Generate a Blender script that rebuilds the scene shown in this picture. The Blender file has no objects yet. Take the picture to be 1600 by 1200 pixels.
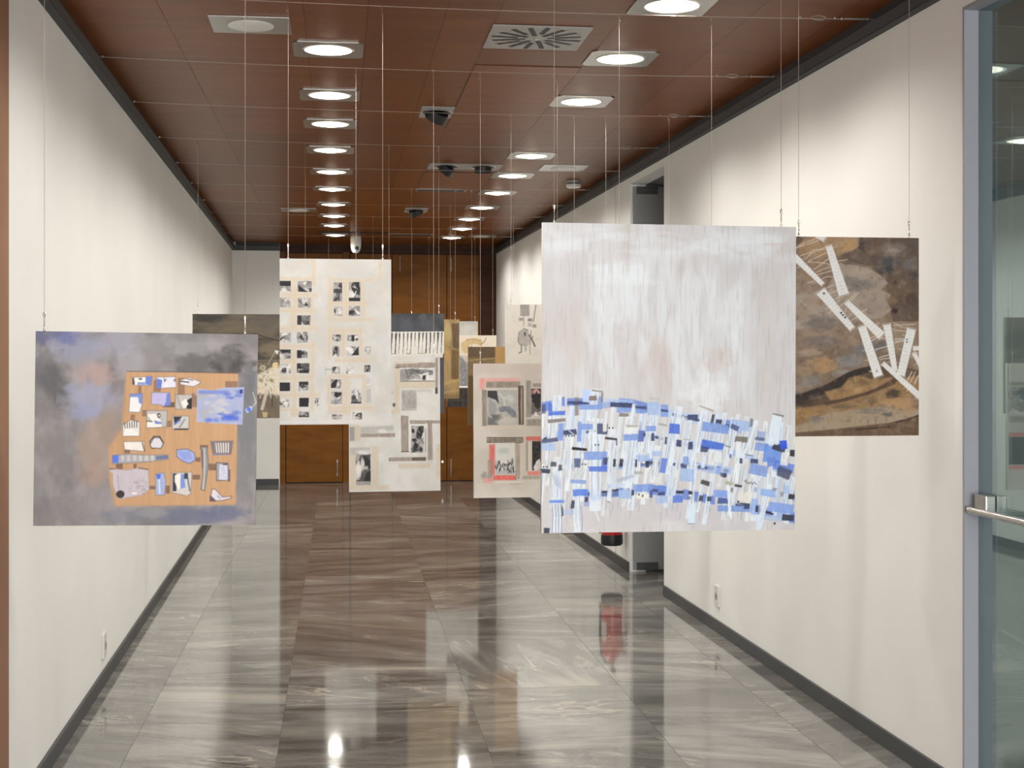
import bpy, bmesh, math, random
import numpy as np
from mathutils import Vector, Matrix
random.seed(7)
C = bpy.context.scene.collection
PI = math.pi
# ------------------------------------------------------------ camera model
F = 2150.0; VPX = 493.0; HOR = 558.0; EYE = 1.60
TH = math.atan((800.0 - VPX) / F); CT, ST = math.cos(TH), math.sin(TH)
def unp(u, v, d):                       # photo pixel at depth d along the view axis -> world point
    x = (u - 800.0) / F * d
    return Vector((x * CT + d * ST, -x * ST + d * CT, EYE + (HOR - v) / F * d))
def at_z(u, v, z): return unp(u, v, F * (z - EYE) / (HOR - v))
def at_x(u, v, X): return unp(u, v, X / ((u - 800.0) / F * CT + ST))
def at_y(u, v, Y): return unp(u, v, Y / (CT - (u - 800.0) / F * ST))
XL, XR = -1.03, 2.32                     # corridor walls
ZC = 3.04                                # ceiling
YE = 17.70                               # end of the corridor
YN = -3.5                                # behind the camera
GA = math.radians(-1.0)                  # the ceiling / floor grid is turned one degree

# ------------------------------------------------------------ object helpers
def link(o, parent=None):
    C.objects.link(o)
    if parent is not None: o.parent = parent
    return o
def obj(name, bm, mat, parent=None, smooth=False):
    me = bpy.data.meshes.new(name)
    bmesh.ops.recalc_face_normals(bm, faces=bm.faces)
    bm.to_mesh(me); bm.free()
    for m in (mat if isinstance(mat, (list, tuple)) else [mat]): me.materials.append(m)
    if smooth:
        for p in me.polygons: p.use_smooth = True
        me.set_sharp_from_angle(angle=math.radians(35))
    return link(bpy.data.objects.new(name, me), parent)
def empty(name, loc, rz=0):
    o = bpy.data.objects.new(name, None); o.location = loc; o.rotation_euler = (0, 0, rz)
    o.empty_display_size = .1
    return link(o)
def tag(o, label=None, cat=None, group=None, kind=None):
    if label: o['label'] = label
    if cat: o['category'] = cat
    if group: o['group'] = group
    if kind: o['kind'] = kind
    return o
def struct(name, bm, mat, label=None):
    o = obj(name, bm, mat); o['kind'] = 'structure'
    if label: o['label'] = label
    return o
def NB(): return bmesh.new()
def box(bm, x0, x1, y0, y1, z0, z1, mi=0, bev=0):
    r = bmesh.ops.create_cube(bm, size=1)
    vs = r['verts']
    for v in vs:
        v.co = Vector((x0 if v.co.x < 0 else x1, y0 if v.co.y < 0 else y1, z0 if v.co.z < 0 else z1))
    fs = set(f for v in vs for f in v.link_faces)
    for f in fs: f.material_index = mi
    if bev:
        es = set(e for v in vs for e in v.link_edges)
        r = bmesh.ops.bevel(bm, geom=list(es), offset=bev, segments=2, profile=.6, affect='EDGES')
        for f in r['faces']: f.material_index = mi
def tube(bm, pts, r, n=8, mi=0, cap=True):
    pts = [Vector(p) for p in pts]; rings = []
    rr = r if isinstance(r, (list, tuple)) else [r] * len(pts)
    for i, p in enumerate(pts):
        a = pts[max(i - 1, 0)]; b = pts[min(i + 1, len(pts) - 1)]
        t = (b - a).normalized()
        s = t.cross(Vector((0, 0, 1)) if abs(t.z) < .9 else Vector((1, 0, 0))).normalized(); w = t.cross(s)
        rings.append([bm.verts.new(p + (s * math.cos(2 * PI * k / n) + w * math.sin(2 * PI * k / n)) * rr[i]) for k in range(n)])
    for a, b in zip(rings, rings[1:]):
        for k in range(n):
            f = bm.faces.new((a[k], a[(k + 1) % n], b[(k + 1) % n], b[k])); f.material_index = mi
    if cap:
        for g in (rings[0], rings[-1]):
            f = bm.faces.new(g); f.material_index = mi
def lathe(bm, prof, cx=0, cy=0, cz=0, n=28, mi=0, capa=True, capb=True):    # prof: list of (radius, z)
    rings = []
    for r, z in prof:
        rings.append([bm.verts.new((cx + r * math.cos(2 * PI * k / n), cy + r * math.sin(2 * PI * k / n), cz + z)) for k in range(n)])
    for a, b in zip(rings, rings[1:]):
        for k in range(n):
            f = bm.faces.new((a[k], a[(k + 1) % n], b[(k + 1) % n], b[k])); f.material_index = mi
    if capa: bm.faces.new(rings[0]).material_index = mi
    if capb: bm.faces.new(rings[-1]).material_index = mi

# ------------------------------------------------------------ materials
def lin(c):
    c = c / 255.0
    return c / 12.92 if c <= .04045 else ((c + .055) / 1.055) ** 2.4
def L(r, g, b): return (lin(r), lin(g), lin(b), 1)
def mat(name, col, rough=.5, metal=0, **kw):
    m = bpy.data.materials.new(name); m.use_nodes = True
    b = m.node_tree.nodes['Principled BSDF']
    b.inputs['Base Color'].default_value = col; b.inputs['Roughness'].default_value = rough
    b.inputs['Metallic'].default_value = metal
    for k, v in kw.items(): b.inputs[k.replace('_', ' ')].default_value = v
    return m
class NT:
    def __init__(s, m): s.t = m.node_tree; s.b = s.t.nodes['Principled BSDF']; s.out = s.t.nodes['Material Output']
    def n(s, typ, **kw):
        d = s.t.nodes.new(typ)
        for k, v in kw.items():
            if k in d.inputs.keys(): d.inputs[k].default_value = v
            else: setattr(d, k, v)
        return d
    def l(s, a, b): s.t.links.new(a, b)
    def math(s, op, a, b=None, clamp=False):
        d = s.t.nodes.new('ShaderNodeMath'); d.operation = op; d.use_clamp = clamp
        for i, x in enumerate((a, b)):
            if x is None: continue
            if isinstance(x, (int, float)): d.inputs[i].default_value = x
            else: s.l(x, d.inputs[i])
        return d.outputs[0]
    def mix(s, fac, a, b, typ='MIX'):
        d = s.t.nodes.new('ShaderNodeMix'); d.data_type = 'RGBA'; d.blend_type = typ
        for i, x in ((0, fac), (6, a), (7, b)):
            if isinstance(x, (int, float)): d.inputs[i].default_value = x
            elif isinstance(x, tuple): d.inputs[i].default_value = x
            else: s.l(x, d.inputs[i])
        return d.outputs[2]
    def ramp(s, fac, stops):
        d = s.t.nodes.new('ShaderNodeValToRGB'); e = d.color_ramp.elements
        while len(e) < len(stops): e.new(.5)
        for i, (p, c) in enumerate(stops): e[i].position = p; e[i].color = c
        s.l(fac, d.inputs[0]); return d.outputs[0]

M = {}
def wall_mat(name, col, rough=.85):
    m = mat(name, col, rough); t = NT(m)
    tc = t.n('ShaderNodeTexCoord'); no = t.n('ShaderNodeTexNoise', Scale=1.1, Detail=3.0)
    t.l(tc.outputs['Object'], no.inputs['Vector'])
    c2 = tuple(x * .93 for x in col[:3]) + (1,)
    t.l(t.mix(t.ramp(no.outputs[0], [(.35, (0, 0, 0, 1)), (.7, (1, 1, 1, 1))]), col, c2), t.b.inputs['Base Color'])
    n2 = t.n('ShaderNodeTexNoise', Scale=160.0, Detail=2.0); t.l(tc.outputs['Object'], n2.inputs['Vector'])
    bp = t.n('ShaderNodeBump', Strength=.08, Distance=.002); t.l(n2.outputs[0], bp.inputs['Height']); t.l(bp.outputs[0], t.b.inputs['Normal'])
    return m
M['wall'] = wall_mat('white_wall_paint', (.79, .785, .75, 1))
M['grey_wall'] = wall_mat('grey_recess_paint', (.17, .17, .18, 1))
M['dark_trim'] = mat('anthracite_trim', (.020, .023, .027, 1), .55)
M['mid_trim'] = mat('anthracite_trim_face', (.05, .053, .055, 1), .5)
M['metal'] = mat('brushed_metal', (.40, .385, .36, 1), .30, .9)
M['steel'] = mat('polished_steel', (.62, .60, .57, 1), .22, 1)
M['wire'] = mat('steel_wire', (.50, .43, .38, 1), .35, .7)
M['black'] = mat('black_plastic', (.008, .008, .009, 1), .5)
M['white_plastic'] = mat('white_plastic', (.62, .60, .56, 1), .4)
M['grey_plastic'] = mat('grey_plate', (.30, .29, .28, 1), .45)
M['lavender'] = mat('grey_lavender_frame', (.30, .31, .345, 1), .5)
M['red'] = mat('red_enamel', (.45, .012, .012, 1), .3)
def emis(name, col, s):
    m = bpy.data.materials.new(name); m.use_nodes = True; t = m.node_tree; t.nodes.clear()
    e = t.nodes.new('ShaderNodeEmission'); o = t.nodes.new('ShaderNodeOutputMaterial')
    e.inputs[0].default_value = col; e.inputs[1].default_value = s; t.links.new(e.outputs[0], o.inputs[0]); return m
M['lamp'] = emis('lamp_glow', (1, .88, .68, 1), 14.0)
M['lamp_soft'] = emis('lamp_reflector_glow', (1, .90, .74, 1), 3.2)

def wood_mat(name, c1, c2, rough, axis, sc=1.0, coat=0):
    m = mat(name, c1, rough); t = NT(m)
    tc = t.n('ShaderNodeTexCoord'); mp = t.n('ShaderNodeMapping')
    mp.inputs['Scale'].default_value = axis; t.l(tc.outputs['Object'], mp.inputs['Vector'])
    no = t.n('ShaderNodeTexNoise', Scale=2.2 * sc, Detail=6.0, Roughness=.6); t.l(mp.outputs[0], no.inputs['Vector'])
    col = t.ramp(no.outputs[0], [(.3, c1), (.72, c2)])
    at = t.n('ShaderNodeAttribute', attribute_name='cell')
    sep = t.n('ShaderNodeSeparateColor'); t.l(at.outputs['Color'], sep.inputs[0])
    g = t.math('ADD', t.math('MULTIPLY', sep.outputs[0], .30), .85)
    hsv = t.n('ShaderNodeHueSaturation'); t.l(col, hsv.inputs['Color']); t.l(g, hsv.inputs['Value'])
    t.l(hsv.outputs[0], t.b.inputs['Base Color'])
    t.b.inputs['Specular IOR Level'].default_value = .15
    t.b.inputs['Coat Weight'].default_value = coat; t.b.inputs['Coat Roughness'].default_value = .2
    return m
M['ceil'] = wood_mat('ceiling_wood', (.128, .038, .009, 1), (.185, .060, .016, 1), .36, (.5, 5.0, 1))
M['door_wood'] = wood_mat('door_wood', (.120, .042, .004, 1), (.185, .070, .008, 1), .42, (1.2, 1, 4.0))
M['dark_wood'] = wood_mat('dark_wood', (.030, .010, .004, 1), (.058, .020, .008, 1), .45, (1.2, 1, 4.0))
M['jamb_wood'] = wood_mat('jamb_wood', (.20, .105, .060, 1), (.28, .15, .09, 1), .5, (1, 1, .6))
M['seam'] = mat('seam_dark', (.045, .015, .006, 1), .6)

# floor marble: every slab carries its own random cell colour
def marble():
    m = mat('polished_grey_marble', (.1, .1, .1, 1), .09); t = NT(m)
    tc = t.n('ShaderNodeTexCoord'); at = t.n('ShaderNodeAttribute', attribute_name='cell')
    sep = t.n('ShaderNodeSeparateColor'); t.l(at.outputs['Color'], sep.inputs[0])
    off = t.n('ShaderNodeVectorMath', operation='SCALE'); t.l(at.outputs['Color'], off.inputs[0]); off.inputs['Scale'].default_value = 37
    add = t.n('ShaderNodeVectorMath', operation='ADD'); t.l(tc.outputs['Object'], add.inputs[0]); t.l(off.outputs[0], add.inputs[1])
    vr = t.n('ShaderNodeVectorRotate', rotation_type='Z_AXIS'); t.l(add.outputs[0], vr.inputs['Vector'])
    t.l(t.math('MULTIPLY', t.math('SUBTRACT', sep.outputs[1], .5), 1.1), vr.inputs['Angle'])
    mp = t.n('ShaderNodeMapping'); mp.inputs['Scale'].default_value = (.9, 3.6, 1); t.l(vr.outputs[0], mp.inputs['Vector'])
    n1 = t.n('ShaderNodeTexNoise', Scale=1.5, Detail=7.0, Roughness=.62, Distortion=.9); t.l(mp.outputs[0], n1.inputs['Vector'])
    base = t.ramp(n1.outputs[0], [(.30, (.072, .069, .064, 1)), (.50, (.155, .149, .138, 1)), (.72, (.26, .25, .23, 1))])
    n2 = t.n('ShaderNodeTexNoise', Scale=1.15, Detail=5.0, Roughness=.55, Distortion=1.6); t.l(mp.outputs[0], n2.inputs['Vector'])
    v = t.math('ABSOLUTE', t.math('SUBTRACT', n2.outputs[0], .47))
    vein = t.ramp(v, [(0.0, (1, 1, 1, 1)), (.006, (.75, .75, .75, 1)), (.028, (0, 0, 0, 1))])
    n3 = t.n('ShaderNodeTexNoise', Scale=1.7, Detail=2.0); t.l(add.outputs[0], n3.inputs['Vector'])
    vm = t.math('MULTIPLY', vein, t.ramp(n3.outputs[0], [(.52, (0, 0, 0, 1)), (.68, (1, 1, 1, 1))]))
    col = t.mix(t.math('MULTIPLY', vm, .5), base, (.55, .50, .40, 1))
    mp2 = t.n('ShaderNodeMapping'); mp2.inputs['Scale'].default_value = (.45, 2.2, 1); t.l(vr.outputs[0], mp2.inputs['Vector'])
    n5 = t.n('ShaderNodeTexNoise', Scale=1.3, Detail=4.0, Roughness=.5, Distortion=.6); t.l(mp2.outputs[0], n5.inputs['Vector'])
    col = t.mix(t.ramp(n5.outputs[0], [(.55, (0, 0, 0, 1)), (.70, (.6, .6, .6, 1))]), col, (.36, .34, .29, 1))
    g = t.math('ADD', t.math('MULTIPLY', sep.outputs[2], .55), .70)
    hs = t.n('ShaderNodeHueSaturation'); t.l(col, hs.inputs['Color']); t.l(g, hs.inputs['Value'])
    t.l(hs.outputs[0], t.b.inputs['Base Color'])
    n4 = t.n('ShaderNodeTexNoise', Scale=.9, Detail=3.0); t.l(mp.outputs[0], n4.inputs['Vector'])
    t.l(t.math('ADD', t.math('MULTIPLY', n4.outputs[0], .07), .025), t.b.inputs['Roughness'])
    t.b.inputs['IOR'].default_value = 1.85
    return m
M['marble'] = marble()
M['grout'] = mat('floor_joint', (.11, .10, .088, 1), .12)

def glass_mat():
    m = bpy.data.materials.new('tinted_reflective_glass'); m.use_nodes = True; t = m.node_tree; t.nodes.clear()
    o = t.nodes.new('ShaderNodeOutputMaterial'); mx = t.nodes.new('ShaderNodeMixShader')
    g = t.nodes.new('ShaderNodeBsdfGlossy'); g.inputs['Roughness'].default_value = .015; g.inputs['Color'].default_value = (.82, .95, .93, 1)
    tr = t.nodes.new('ShaderNodeBsdfTransparent'); tr.inputs['Color'].default_value = (.70, .78, .80, 1)
    lw = t.nodes.new('ShaderNodeLayerWeight'); lw.inputs[0].default_value = .5
    pw = t.nodes.new('ShaderNodeMath'); pw.operation = 'POWER'; pw.inputs[1].default_value = 2.0; t.links.new(lw.outputs['Facing'], pw.inputs[0])
    t.links.new(pw.outputs[0], mx.inputs[0]); t.links.new(tr.outputs[0], mx.inputs[1]); t.links.new(g.outputs[0], mx.inputs[2]); t.links.new(mx.outputs[0], o.inputs[0])
    return m
M['glass'] = glass_mat()
M['smoked'] = mat('smoked_glass', (.27, .28, .275, 1), .3)

# cell grids: slabs of a floor / panels of a ceiling as one mesh with a random colour per cell
def cell_grid(name, z, cols, lens, mats, y0, y1, gap, down, seed, special=None):
    rnd = random.Random(seed); bm = bmesh.new(); lay = bm.loops.layers.float_color.new('cell')
    def q(xa, xb, ya, yb, zz, mi, c):
        vs = [bm.verts.new((x, y, zz)) for x, y in ((xa, ya), (xb, ya), (xb, yb), (xa, yb))]
        if down: vs.reverse()
        f = bm.faces.new(vs); f.material_index = mi
        for l in f.loops: l[lay] = c
    for xa, xb in zip(cols, cols[1:]):
        y = y0 - rnd.random() * lens[1]
        while y < y1:
            ln = rnd.uniform(*lens); c = (rnd.random(), rnd.random(), rnd.random(), 1)
            if special: c = special(xa, xb, y, c)
            a, b = max(y, y0), min(y + ln, y1)
            if b - a > gap * 2: q(xa + gap / 2, xb - gap / 2, a + gap / 2, b - gap / 2, z, 0, c)
            y += ln
    q(cols[0], cols[-1], y0, y1, z + (.0012 if down else -.0012), 1, (.5, .5, .5, 1))
    me = bpy.data.meshes.new(name); bm.to_mesh(me); bm.free()
    for m in mats: me.materials.append(m)
    o = link(bpy.data.objects.new(name, me)); o['kind'] = 'structure'; return o
# ------------------------------------------------------------ painted canvases: a small paint engine
def vnoise(h, w, sx, sy, seed, octv=4, rough=.55):
    r = np.random.RandomState(seed); out = np.zeros((h, w)); amp = 1; tot = 0
    for o in range(octv):
        gx, gy = max(2, int(w / sx) + 3), max(2, int(h / sy) + 3)
        g = r.rand(gy, gx)
        xs = np.linspace(0, gx - 1.001, w) if gx < w else np.linspace(0, gx - 1.001, w)
        ys = np.linspace(0, gy - 1.001, h)
        xi = xs.astype(int); yi = ys.astype(int); fx = xs - xi; fy = ys - yi
        fx = fx * fx * (3 - 2 * fx); fy = (fy * fy * (3 - 2 * fy))[:, None]
        a = g[yi][:, xi] * (1 - fx) + g[yi][:, np.minimum(xi + 1, gx - 1)] * fx
        b = g[np.minimum(yi + 1, gy - 1)][:, xi] * (1 - fx) + g[np.minimum(yi + 1, gy - 1)][:, np.minimum(xi + 1, gx - 1)] * fx
        out += amp * (a * (1 - fy) + b * fy); tot += amp; amp *= rough; sx /= 2; sy /= 2
    return out / tot
def blur(m, k):
    k = int(k)
    if k < 1: return m
    for ax in (0, 1):
        for _ in range(2):
            p = np.concatenate([np.repeat(np.take(m, [0], ax), k + 1, ax), m, np.repeat(np.take(m, [-1], ax), k, ax)], ax)
            c = np.cumsum(p, ax); n = m.shape[ax]
            m = (np.take(c, range(2 * k + 1, 2 * k + 1 + n), ax) - np.take(c, range(0, n), ax)) / (2 * k + 1)
    return m
class Art:
    def __init__(s, x0, y0, x1, y1, base, res=1.0, ss=2):
        s.b = (x0, y0, x1, y1); s.ss = ss
        s.W = int((x1 - x0) * res) * ss; s.H = int((y1 - y0) * res) * ss; s.k = res * ss
        s.im = np.zeros((s.H, s.W, 3)) + np.array(base, float); s.seed = 1; s.z(0, 0, 1)
    def z(s, ox, oy, sc, sy=None): s.t = (ox, oy, sc, sy or sc); return s
    def P(s, x, y): return ((s.t[0] + x / s.t[2] - s.b[0]) * s.k, (s.t[1] + y / s.t[3] - s.b[1]) * s.k)
    def bbox(s, pts, pad=2):
        a = np.array(pts); x0, y0 = np.floor(a.min(0) - pad).astype(int); x1, y1 = np.ceil(a.max(0) + pad).astype(int)
        x0, y0 = max(x0, 0), max(y0, 0); x1, y1 = min(x1, s.W), min(y1, s.H)
        return (x0, y0, x1, y1) if x1 > x0 and y1 > y0 else None
    def put(s, bb, m, col):
        x0, y0, x1, y1 = bb; r = s.im[y0:y1, x0:x1]; m = m[..., None]
        s.im[y0:y1, x0:x1] = r * (1 - m) + np.asarray(col, float) * m
    def poly(s, pts, col, a=1.0, soft=0, tex=0, ts=(3, 14)):
        p = [s.P(*q) for q in pts]; sf = soft * s.k; bb = s.bbox(p, 2 + 2 * sf)
        if not bb: return
        X, Y = np.meshgrid(np.arange(bb[0], bb[2]) + .5, np.arange(bb[1], bb[3]) + .5)
        ins = np.zeros(X.shape, bool)
        for (xa, ya), (xb, yb) in zip(p, p[1:] + p[:1]):
            if ya == yb: continue
            c = ((ya > Y) != (yb > Y)) & (X < (xb - xa) * (Y - ya) / (yb - ya) + xa); ins ^= c
        m = blur(ins.astype(float), sf) * a; s.seed += 1
        cc = np.zeros(m.shape + (3,)) + np.array(col, float)
        if tex: cc += ((vnoise(m.shape[0], m.shape[1], ts[0] * s.k, ts[1] * s.k, s.seed, 3) - .5) * 2 * tex)[..., None]
        s.put(bb, m, cc)
    def rect(s, x0, y0, x1, y1, col, a=1.0, soft=0, tex=0, rot=0, jit=0, ts=(3, 14)):
        cx, cy = (x0 + x1) / 2, (y0 + y1) / 2; r = random.Random(int(x0 * 7 + y0 * 13)); t = math.radians(rot)
        q = []
        for x, y in ((x0, y0), (x1, y0), (x1, y1), (x0, y1)):
            x += r.uniform(-jit, jit) - cx; y += r.uniform(-jit, jit) - cy
            q.append((cx + x * math.cos(t) - y * math.sin(t), cy + x * math.sin(t) + y * math.cos(t)))
        s.poly(q, col, a, soft, tex, ts)
    def line(s, pts, w, col, a=1.0):
        p = [s.P(*q) for q in pts]; hw = w / s.t[2] * s.k / 2
        for (xa, ya), (xb, yb) in zip(p, p[1:]):
            bb = s.bbox([(xa, ya), (xb, yb)], hw + 2)
            if not bb: continue
            X, Y = np.meshgrid(np.arange(bb[0], bb[2]) + .5, np.arange(bb[1], bb[3]) + .5)
            dx, dy = xb - xa, yb - ya; l2 = dx * dx + dy * dy + 1e-6
            t = np.clip(((X - xa) * dx + (Y - ya) * dy) / l2, 0, 1)
            d = np.hypot(X - xa - t * dx, Y - ya - t * dy)
            s.put(bb, np.clip(hw - d + .5, 0, 1) * a * min(1, hw * 2 + .3), col)
    def ell(s, cx, cy, rx, ry, col, a=1.0, soft=0, tex=0):
        pts = [(cx + rx * math.cos(i * PI / 12), cy + ry * math.sin(i * PI / 12)) for i in range(24)]
        s.poly(pts, col, a, soft, tex)
    def blob(s, cx, cy, rx, ry, col, a=1.0):          # soft cloud
        (x0, y0), (x1, y1) = s.P(cx - rx, cy - ry), s.P(cx + rx, cy + ry); bb = s.bbox([(x0, y0), (x1, y1)], 0)
        if not bb: return
        X, Y = np.meshgrid(np.arange(bb[0], bb[2]) + .5, np.arange(bb[1], bb[3]) + .5)
        d = np.hypot((X - (x0 + x1) / 2) / ((x1 - x0) / 2), (Y - (y0 + y1) / 2) / ((y1 - y0) / 2)); s.seed += 1
        n = vnoise(d.shape[0], d.shape[1], (x1 - x0) / 4, (y1 - y0) / 4, s.seed, 4)
        m = np.clip((1 - d + (n - .5) * .9) * 1.6, 0, 1); m = m * m * (3 - 2 * m)
        s.put(bb, m * a, col)
    def cloud(s, c1, c2, sx, sy, seed, a=1.0, lo=.35, hi=.65, area=None, octv=5):
        n = vnoise(s.H, s.W, sx * s.k, sy * s.k, seed, octv); m = np.clip((n - lo) / (hi - lo), 0, 1)
        c = np.array(c1, float) * (1 - m[..., None]) + np.array(c2, float) * m[..., None]
        s.im = s.im * (1 - a) + c * a
    def veil(s, col, sx, sy, seed, a=.5, lo=.5, hi=.75, area=None, soft=0, octv=4):
        n = vnoise(s.H, s.W, sx * s.k, sy * s.k, seed, octv); m = np.clip((n - lo) / (hi - lo), 0, 1) * a
        if area:
            w = np.zeros((s.H, s.W)); (x0, y0), (x1, y1) = s.P(*area[:2]), s.P(*area[2:])
            w[max(int(y0), 0):max(int(y1), 0), max(int(x0), 0):max(int(x1), 0)] = 1; m = m * blur(w, soft * s.k)
        s.im = s.im * (1 - m[..., None]) + np.array(col, float) * m[..., None]
    def final(s):
        k = s.ss; im = s.im[:s.H // k * k, :s.W // k * k].reshape(s.H // k, k, s.W // k, k, 3).mean((1, 3))
        im = np.clip(im, 0, 255) / 255; return np.where(im <= .04045, im / 12.92, ((im + .055) / 1.055) ** 2.4)

K, G1, G2, G3, WH = (38, 36, 38), (95, 92, 92), (140, 137, 134), (180, 176, 172), (226, 222, 214)

def sketch(a, x0, y0, x1, y1, seed, dark=.5, bg=None, warm=0):      # a small grey wash figure in a box
    r = random.Random(seed); w, h = x1 - x0, y1 - y0
    a.rect(x0, y0, x1, y1, bg or (150, 148, 146), 1, 0, 22, 0, .03 * w, ts=(6, 6))
    for i in range(7):
        cx, cy = x0 + r.random() * w, y0 + r.random() * h
        c = r.choice([K, K, G1, WH, G3]) if r.random() < dark + .3 else r.choice([WH, G3, G2])
        q = []
        n = r.randint(3, 6); ph = r.random() * 6
        for k in range(n):
            t = ph + 2 * PI * k / n; rr = r.uniform(.15, .42)
            q.append((min(max(cx + math.cos(t) * rr * w, x0), x1), min(max(cy + math.sin(t) * rr * h, y0), y1)))
        a.poly(q, c, .8, .15)
    for i in range(5):
        p = [(x0 + r.random() * w, y0 + r.random() * h)]
        for k in range(3): p.append((min(max(p[-1][0] + r.uniform(-.3, .3) * w, x0), x1), min(max(p[-1][1] + r.uniform(-.3, .3) * h, y0), y1)))
        a.line(p, min(w, h) * .035, r.choice([K, K, WH]), .6)

def art_blue():                      # large pale canvas with a bridge of blue strips
    a = Art(845, 350, 1241, 830, (199, 193, 194), 1.0)
    a.veil((194, 182, 177), 30, 120, 3, .55, .40, .72, octv=5)
    a.veil((212, 210, 213), 30, 110, 4, .6, .38, .68, octv=6)
    a.z(830, 340, 2.4)
    a.veil((217, 217, 221), 14, 70, 5, .7, .36, .66, (190, 160, 800, 640), 18, 5)
    a.veil((219, 219, 223), 60, 18, 6, .8, .45, .7, (40, 40, 980, 150), 10, 5)
    a.blob(330, 210, 170, 60, (224, 225, 229), .75); a.blob(330, 300, 130, 150, (221, 222, 227), .6)
    a.blob(650, 660, 110, 90, (224, 224, 227), .75); a.blob(740, 350, 60, 150, (222, 222, 226), .6)
    a.blob(470, 560, 60, 160, (196, 180, 174), .55); a.blob(150, 480, 50, 200, (198, 184, 178), .5)
    a.blob(690, 530, 70, 60, (202, 182, 176), .5); a.blob(890, 300, 70, 260, (200, 190, 188), .5)
    a.line([(860, 95), (870, 93), (930, 92), (935, 140)], 3, (195, 160, 150), .5)
    a.veil((170, 158, 152), 2.2, 40, 7, .30, .58, .75, octv=3)
    a.veil((193, 186, 190), 60, 30, 8, .7, .35, .6, (30, 1000, 990, 1180), 12)
    rnd = random.Random(11)
    arcs = [[(20, 712), (130, 690), (260, 690), (380, 700), (520, 735), (630, 760), (740, 780), (850, 835), (985, 905)],
            [(20, 835), (120, 800), (270, 800), (420, 810), (560, 845), (680, 870), (800, 890), (900, 935), (985, 965)],
            [(20, 935), (150, 915), (300, 925), (440, 915), (560, 925), (680, 940), (800, 960), (900, 1010), (985, 1050)],
            [(60, 1060), (160, 1030), (290, 1030), (430, 1015), (560, 1035), (680, 1060), (800, 1085), (900, 1110), (985, 1130)]]
    blues = [(124, 148, 205), (150, 170, 214), (176, 192, 222), (98, 124, 198), (186, 198, 222)]
    for ai, arc in enumerate(arcs):
        for (xa, ya), (xb, yb) in zip(arc, arc[1:]):
            n = 2
            for i in range(n):
                t0, t1 = i / n, (i + 1) / n
                if rnd.random() < .22: continue
                x0, y0 = xa + (xb - xa) * t0, ya + (yb - ya) * t0; x1, y1 = xa + (xb - xa) * t1, ya + (yb - ya) * t1
                h = rnd.uniform(12, 22)
                a.poly([(x0, y0 - h), (x1, y1 - h), (x1, y1 + h), (x0, y0 + h)], rnd.choice(blues), .85, .8, 12)
                if rnd.random() < .45: a.poly([(x0, y0 - 4), (x1, y1 - 4), (x1, y1 + 7), (x0, y0 + 7)], rnd.choice([(60, 66, 105), (50, 50, 62), (75, 80, 120)]), .9, .3, 8)
    def strip(x0, y0, x1, y1, w, col=(216, 221, 230), lines=True, al=.88):
        dx, dy = x1 - x0, y1 - y0; l = math.hypot(dx, dy); nx, ny = -dy / l * w / 2, dx / l * w / 2
        a.poly([(x0 + nx, y0 + ny), (x0 - nx, y0 - ny), (x1 - nx * .9, y1 - ny * .9), (x1 + nx * .9, y1 + ny * .9)], col, al, .25, 9, (4, 20))
        if lines:
            for k in range(max(1, int(w / 7))):
                o = rnd.uniform(-.75, .75); p = []
                t = rnd.uniform(0, .2)
                while t < rnd.uniform(.75, 1):
                    p.append((x0 + dx * t + nx * o + rnd.uniform(-1.3, 1.3), y0 + dy * t + ny * o)); t += 9 / l
                if len(p) > 1: a.line(p, 1.5, rnd.choice([(120, 135, 165), (130, 135, 150), (110, 120, 140)]), .55)
    # fan of lettered paper strips
    for i in range(74):
        x = 45 + (i % 37) * 26 + rnd.uniform(-8, 8); top = 700 + max(0, (x - 480)) * .16
        row = i // 37; y0 = top + (rnd.uniform(-15, 60) if row == 0 else rnd.uniform(110, 230)); ln = rnd.uniform(110, 215)
        lean = (.16 - .05 * abs(x - 600) / 400) if x > 230 else -.02 + .10
        if 540 < x < 800: lean = .17
        strip(x, y0, x - ln * lean, min(y0 + ln, 1150 + 0 * x), rnd.uniform(13, 27), rnd.choice([(214, 219, 228), (221, 223, 226), (206, 216, 234), (212, 212, 214)]))
    for x0, y0, x1, y1, w in ((95, 665, 88, 760, 28), (95, 930, 95, 1172, 34), (165, 990, 170, 1172, 28), (232, 640, 215, 760, 34), (600, 900, 588, 1145, 22),
                              (890, 1000, 848, 1165, 20), (232, 800, 235, 1095, 46), (918, 735, 885, 850, 34), (740, 1010, 742, 1130, 10), (640, 720, 612, 880, 26),
                              (830, 760, 780, 900, 26), (545, 705, 500, 960, 30), (370, 790, 345, 1010, 40), (440, 700, 430, 880, 26), (300, 790, 285, 1060, 18)):
        strip(x0, y0, x1, y1, w)
    a.line([(120, 1090), (245, 1130)], 4, (220, 225, 232), .0)
    # patches, read from enlargements of the picture
    B1, B2, B3, B4, NV, BK, GR = (80, 110, 202), (122, 148, 208), (160, 180, 218), (186, 200, 226), (62, 68, 104), (48, 48, 58), (128, 120, 118)
    a.z(840, 590, 8)
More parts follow.
